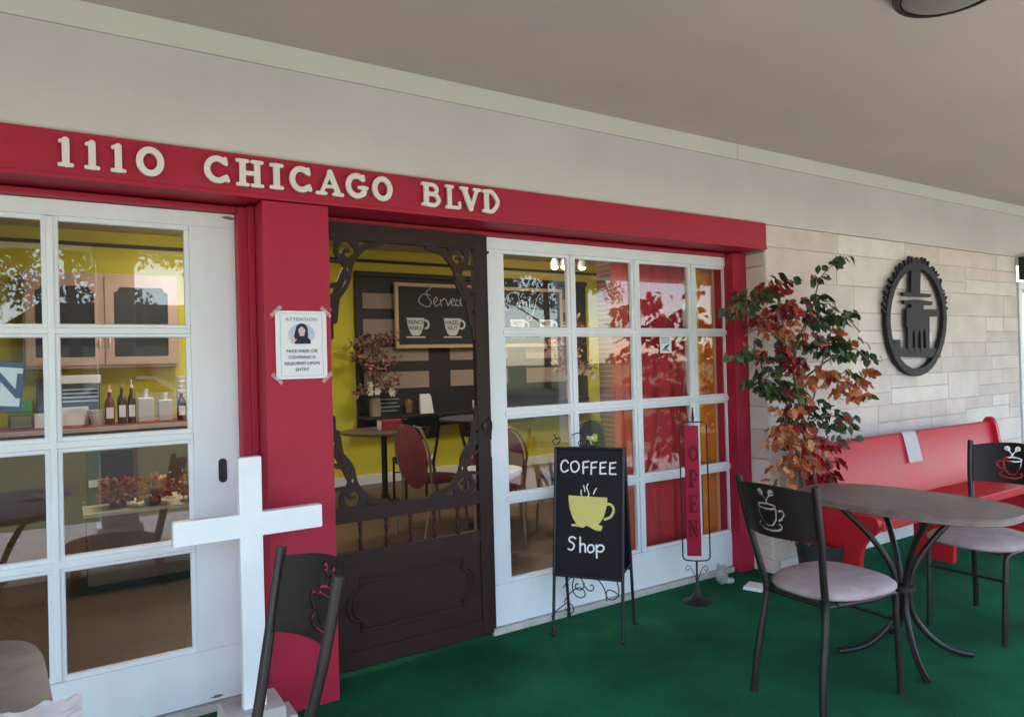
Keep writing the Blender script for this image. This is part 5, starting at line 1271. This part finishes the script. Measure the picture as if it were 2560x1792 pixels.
t = thing('dark_storage_box', 'dark box with a white strip standing behind the orange posy on the console', 'box', (.24, 5.60, .51)); MB().box(-.14, .14, -.08, .08, 0, .36, .005).build('box_body', mat('charcoal_box', (.03, .03, .035), .5), t); MB().box(-.13, -.02, -.085, -.0805, .12, .17).build('white_strip', CER, t)
# OPEN window sign behind the left pane: only its last letter reaches into the frame
a0, a1 = onY(0, 905, D+.10), onY(50, 1010, D+.10)
t = thing('window_open_sign', 'tilted blue and white OPEN sign behind the left door pane, its N showing', 'sign', (-.30, D+.10, 1.365), 0)
SB = mat('sign_blue', (.03, .07, .16), .5); SW2 = mat('sign_white', (.62, .75, .80), .5)
b = MB(); b.box(-.16, .16, 0, .006, -.095, .095, .003); o1 = b.build('backing', SB, t)
b = MB(); b.box(-.155, .155, -.003, -.0005, -.072, .072); o2 = b.build('white_field', SW2, t)
b = MB(); b.mesh(text_mesh('OPEN', .125, bold=.004), M=wallM(0, -.004, 0) @ Matrix.Scale(1, 4)); o3 = b.build('lettering', SB, t, angle=0)
for o in (o1, o2, o3): o.rotation_euler = (0, R(6), 0)

# ================================================================== street side (reflected in the panes)
def car(label, loc, rz, cm):
    t = thing('parked_car', label, 'car', loc, rz, 'cars parked along the road')
    side = [(-2.2, .35), (-2.25, .7), (-1.9, .92), (-1.35, .98), (-.75, 1.42), (.55, 1.45), (1.25, 1.0), (2.0, .88), (2.25, .62), (2.2, .35)]
    b = MB(); b.prism(cr2(side, 3), -.85, .85, 'XZ', bev=0)
    for v in b.bm.verts:
        if v.co.z > 1.0: v.co.y *= 1-(v.co.z-1.0)*.35
    b.build('body', cm, t, angle=30)
    DG = mat('car_glass', (.02, .025, .03), .05)
    for s in (-1, 1):
        b = MB(); b.prism([(-1.15, 1.0), (-.7, 1.36), (-.1, 1.38), (-.1, 1.0)], s*.815-.04, s*.815+.04, 'XZ'); b.build('side_window', DG, t)
        b = MB(); b.prism([(0, 1.0), (0, 1.38), (.5, 1.38), (1.05, 1.0)], s*.815-.04, s*.815+.04, 'XZ'); b.build('side_window', DG, t)
        for x in (-1.4, 1.4):
            b = MB(); b.lathe([(.32, -.1), (.33, -.08), (.33, .08), (.32, .1)], 24, (x, s*.80, .33), axis='Y'); wh = b.build('wheel', IRON, t)
            MB().lathe([(.2, -.112), (.2, .112)], 16, (x, s*.80, .33), axis='Y').build('rim', CHR, wh)
    return t
car('white sedan parked on the road, reflected in the left door', (1.6, -17, -.17), 0, mat('car_white', (.75, .76, .78), .2, coat=.6))
car('blue car parked left of the white sedan, reflected in the left door', (-3.8, -17, -.17), PI, mat('car_blue', (.03, .09, .2), .2, coat=.6))
def outdoor_tree(label, x, y, H, seed, m, nc=40):
    t = thing('street_tree', label, 'tree', (x, y, -.2), group='trees beyond the road'); r = random.Random(seed)
    b = MB(); b.tube([(0, 0, 0), (.1, 0, H*.3), (-.1, .1, H*.6), (0, 0, H*.85)], [.28, .2, .12, .04], 8, smooth=4)
    for k in range(6):
        a = r.uniform(0, 2*PI); b.tube([(0, 0, H*(.3+.07*k)), (math.cos(a)*H*.18, math.sin(a)*H*.18, H*(.42+.08*k))], [.08, .02], 6)
    b.build('trunk', BARK, t)
    b = MB(); cl = [(Vector((r.gauss(0, H*.17), r.gauss(0, H*.17), H*.62+r.gauss(0, H*.13))), r.uniform(.5, 1.1)) for _ in range(nc)]
    for c, q in cl:
        for k in range(150):
            d = Vector((r.gauss(0, 1), r.gauss(0, 1), r.gauss(0, 1))).normalized()*q*r.random()**.4; p = c+d
            u = Vector((r.uniform(-1, 1), r.uniform(-1, 1), r.uniform(-1, 1))).normalized(); v = u.orthogonal().normalized(); s = r.uniform(.07, .15)
            b.quad([p-u*s, p+v*s*.6, p+u*s, p-v*s*.6])
    b.build('crown', m, t, angle=0)
FY_ = mat('autumn_foliage', (.30, .22, .03), .8, nscale=1, namt=.5); FG_ = mat('green_foliage', (.06, .11, .025), .8, nscale=1, namt=.5)
outdoor_tree('yellow autumn tree straight behind the left door reflection', 0.2, -25, 10, 1, FY_)
outdoor_tree('yellow autumn tree left of the viewer beyond the road', -7, -27, 11, 2, FY_)
outdoor_tree('green tree beyond the road to the right', 9, -27, 11, 3, FG_, 80)
outdoor_tree('large green tree far right beyond the road', 16, -28, 13, 4, FG_, 90)
outdoor_tree('green tree rightmost beyond the road', 25, -29, 13, 5, FG_, 90)
t = thing('neighbour_house', 'low pale house across the road, reflected in the panes', 'house', (4, -36, -.2)); MB().box(-7, 7, -3, 3, 0, 3).build('wall', mat('house_siding', (.5, .48, .44), .8), t); MB().prism([(-7.6, 3), (7.6, 3), (5, 5), (-5, 5)], -3.5, 3.5, 'XZ').build('roof', ASPH, t)
for k, x in enumerate((-4.5, -1, 3.5)): MB().box(x-.6, x+.6, 3.0, 3.05, .9, 2.2).build('window', DGL, t)
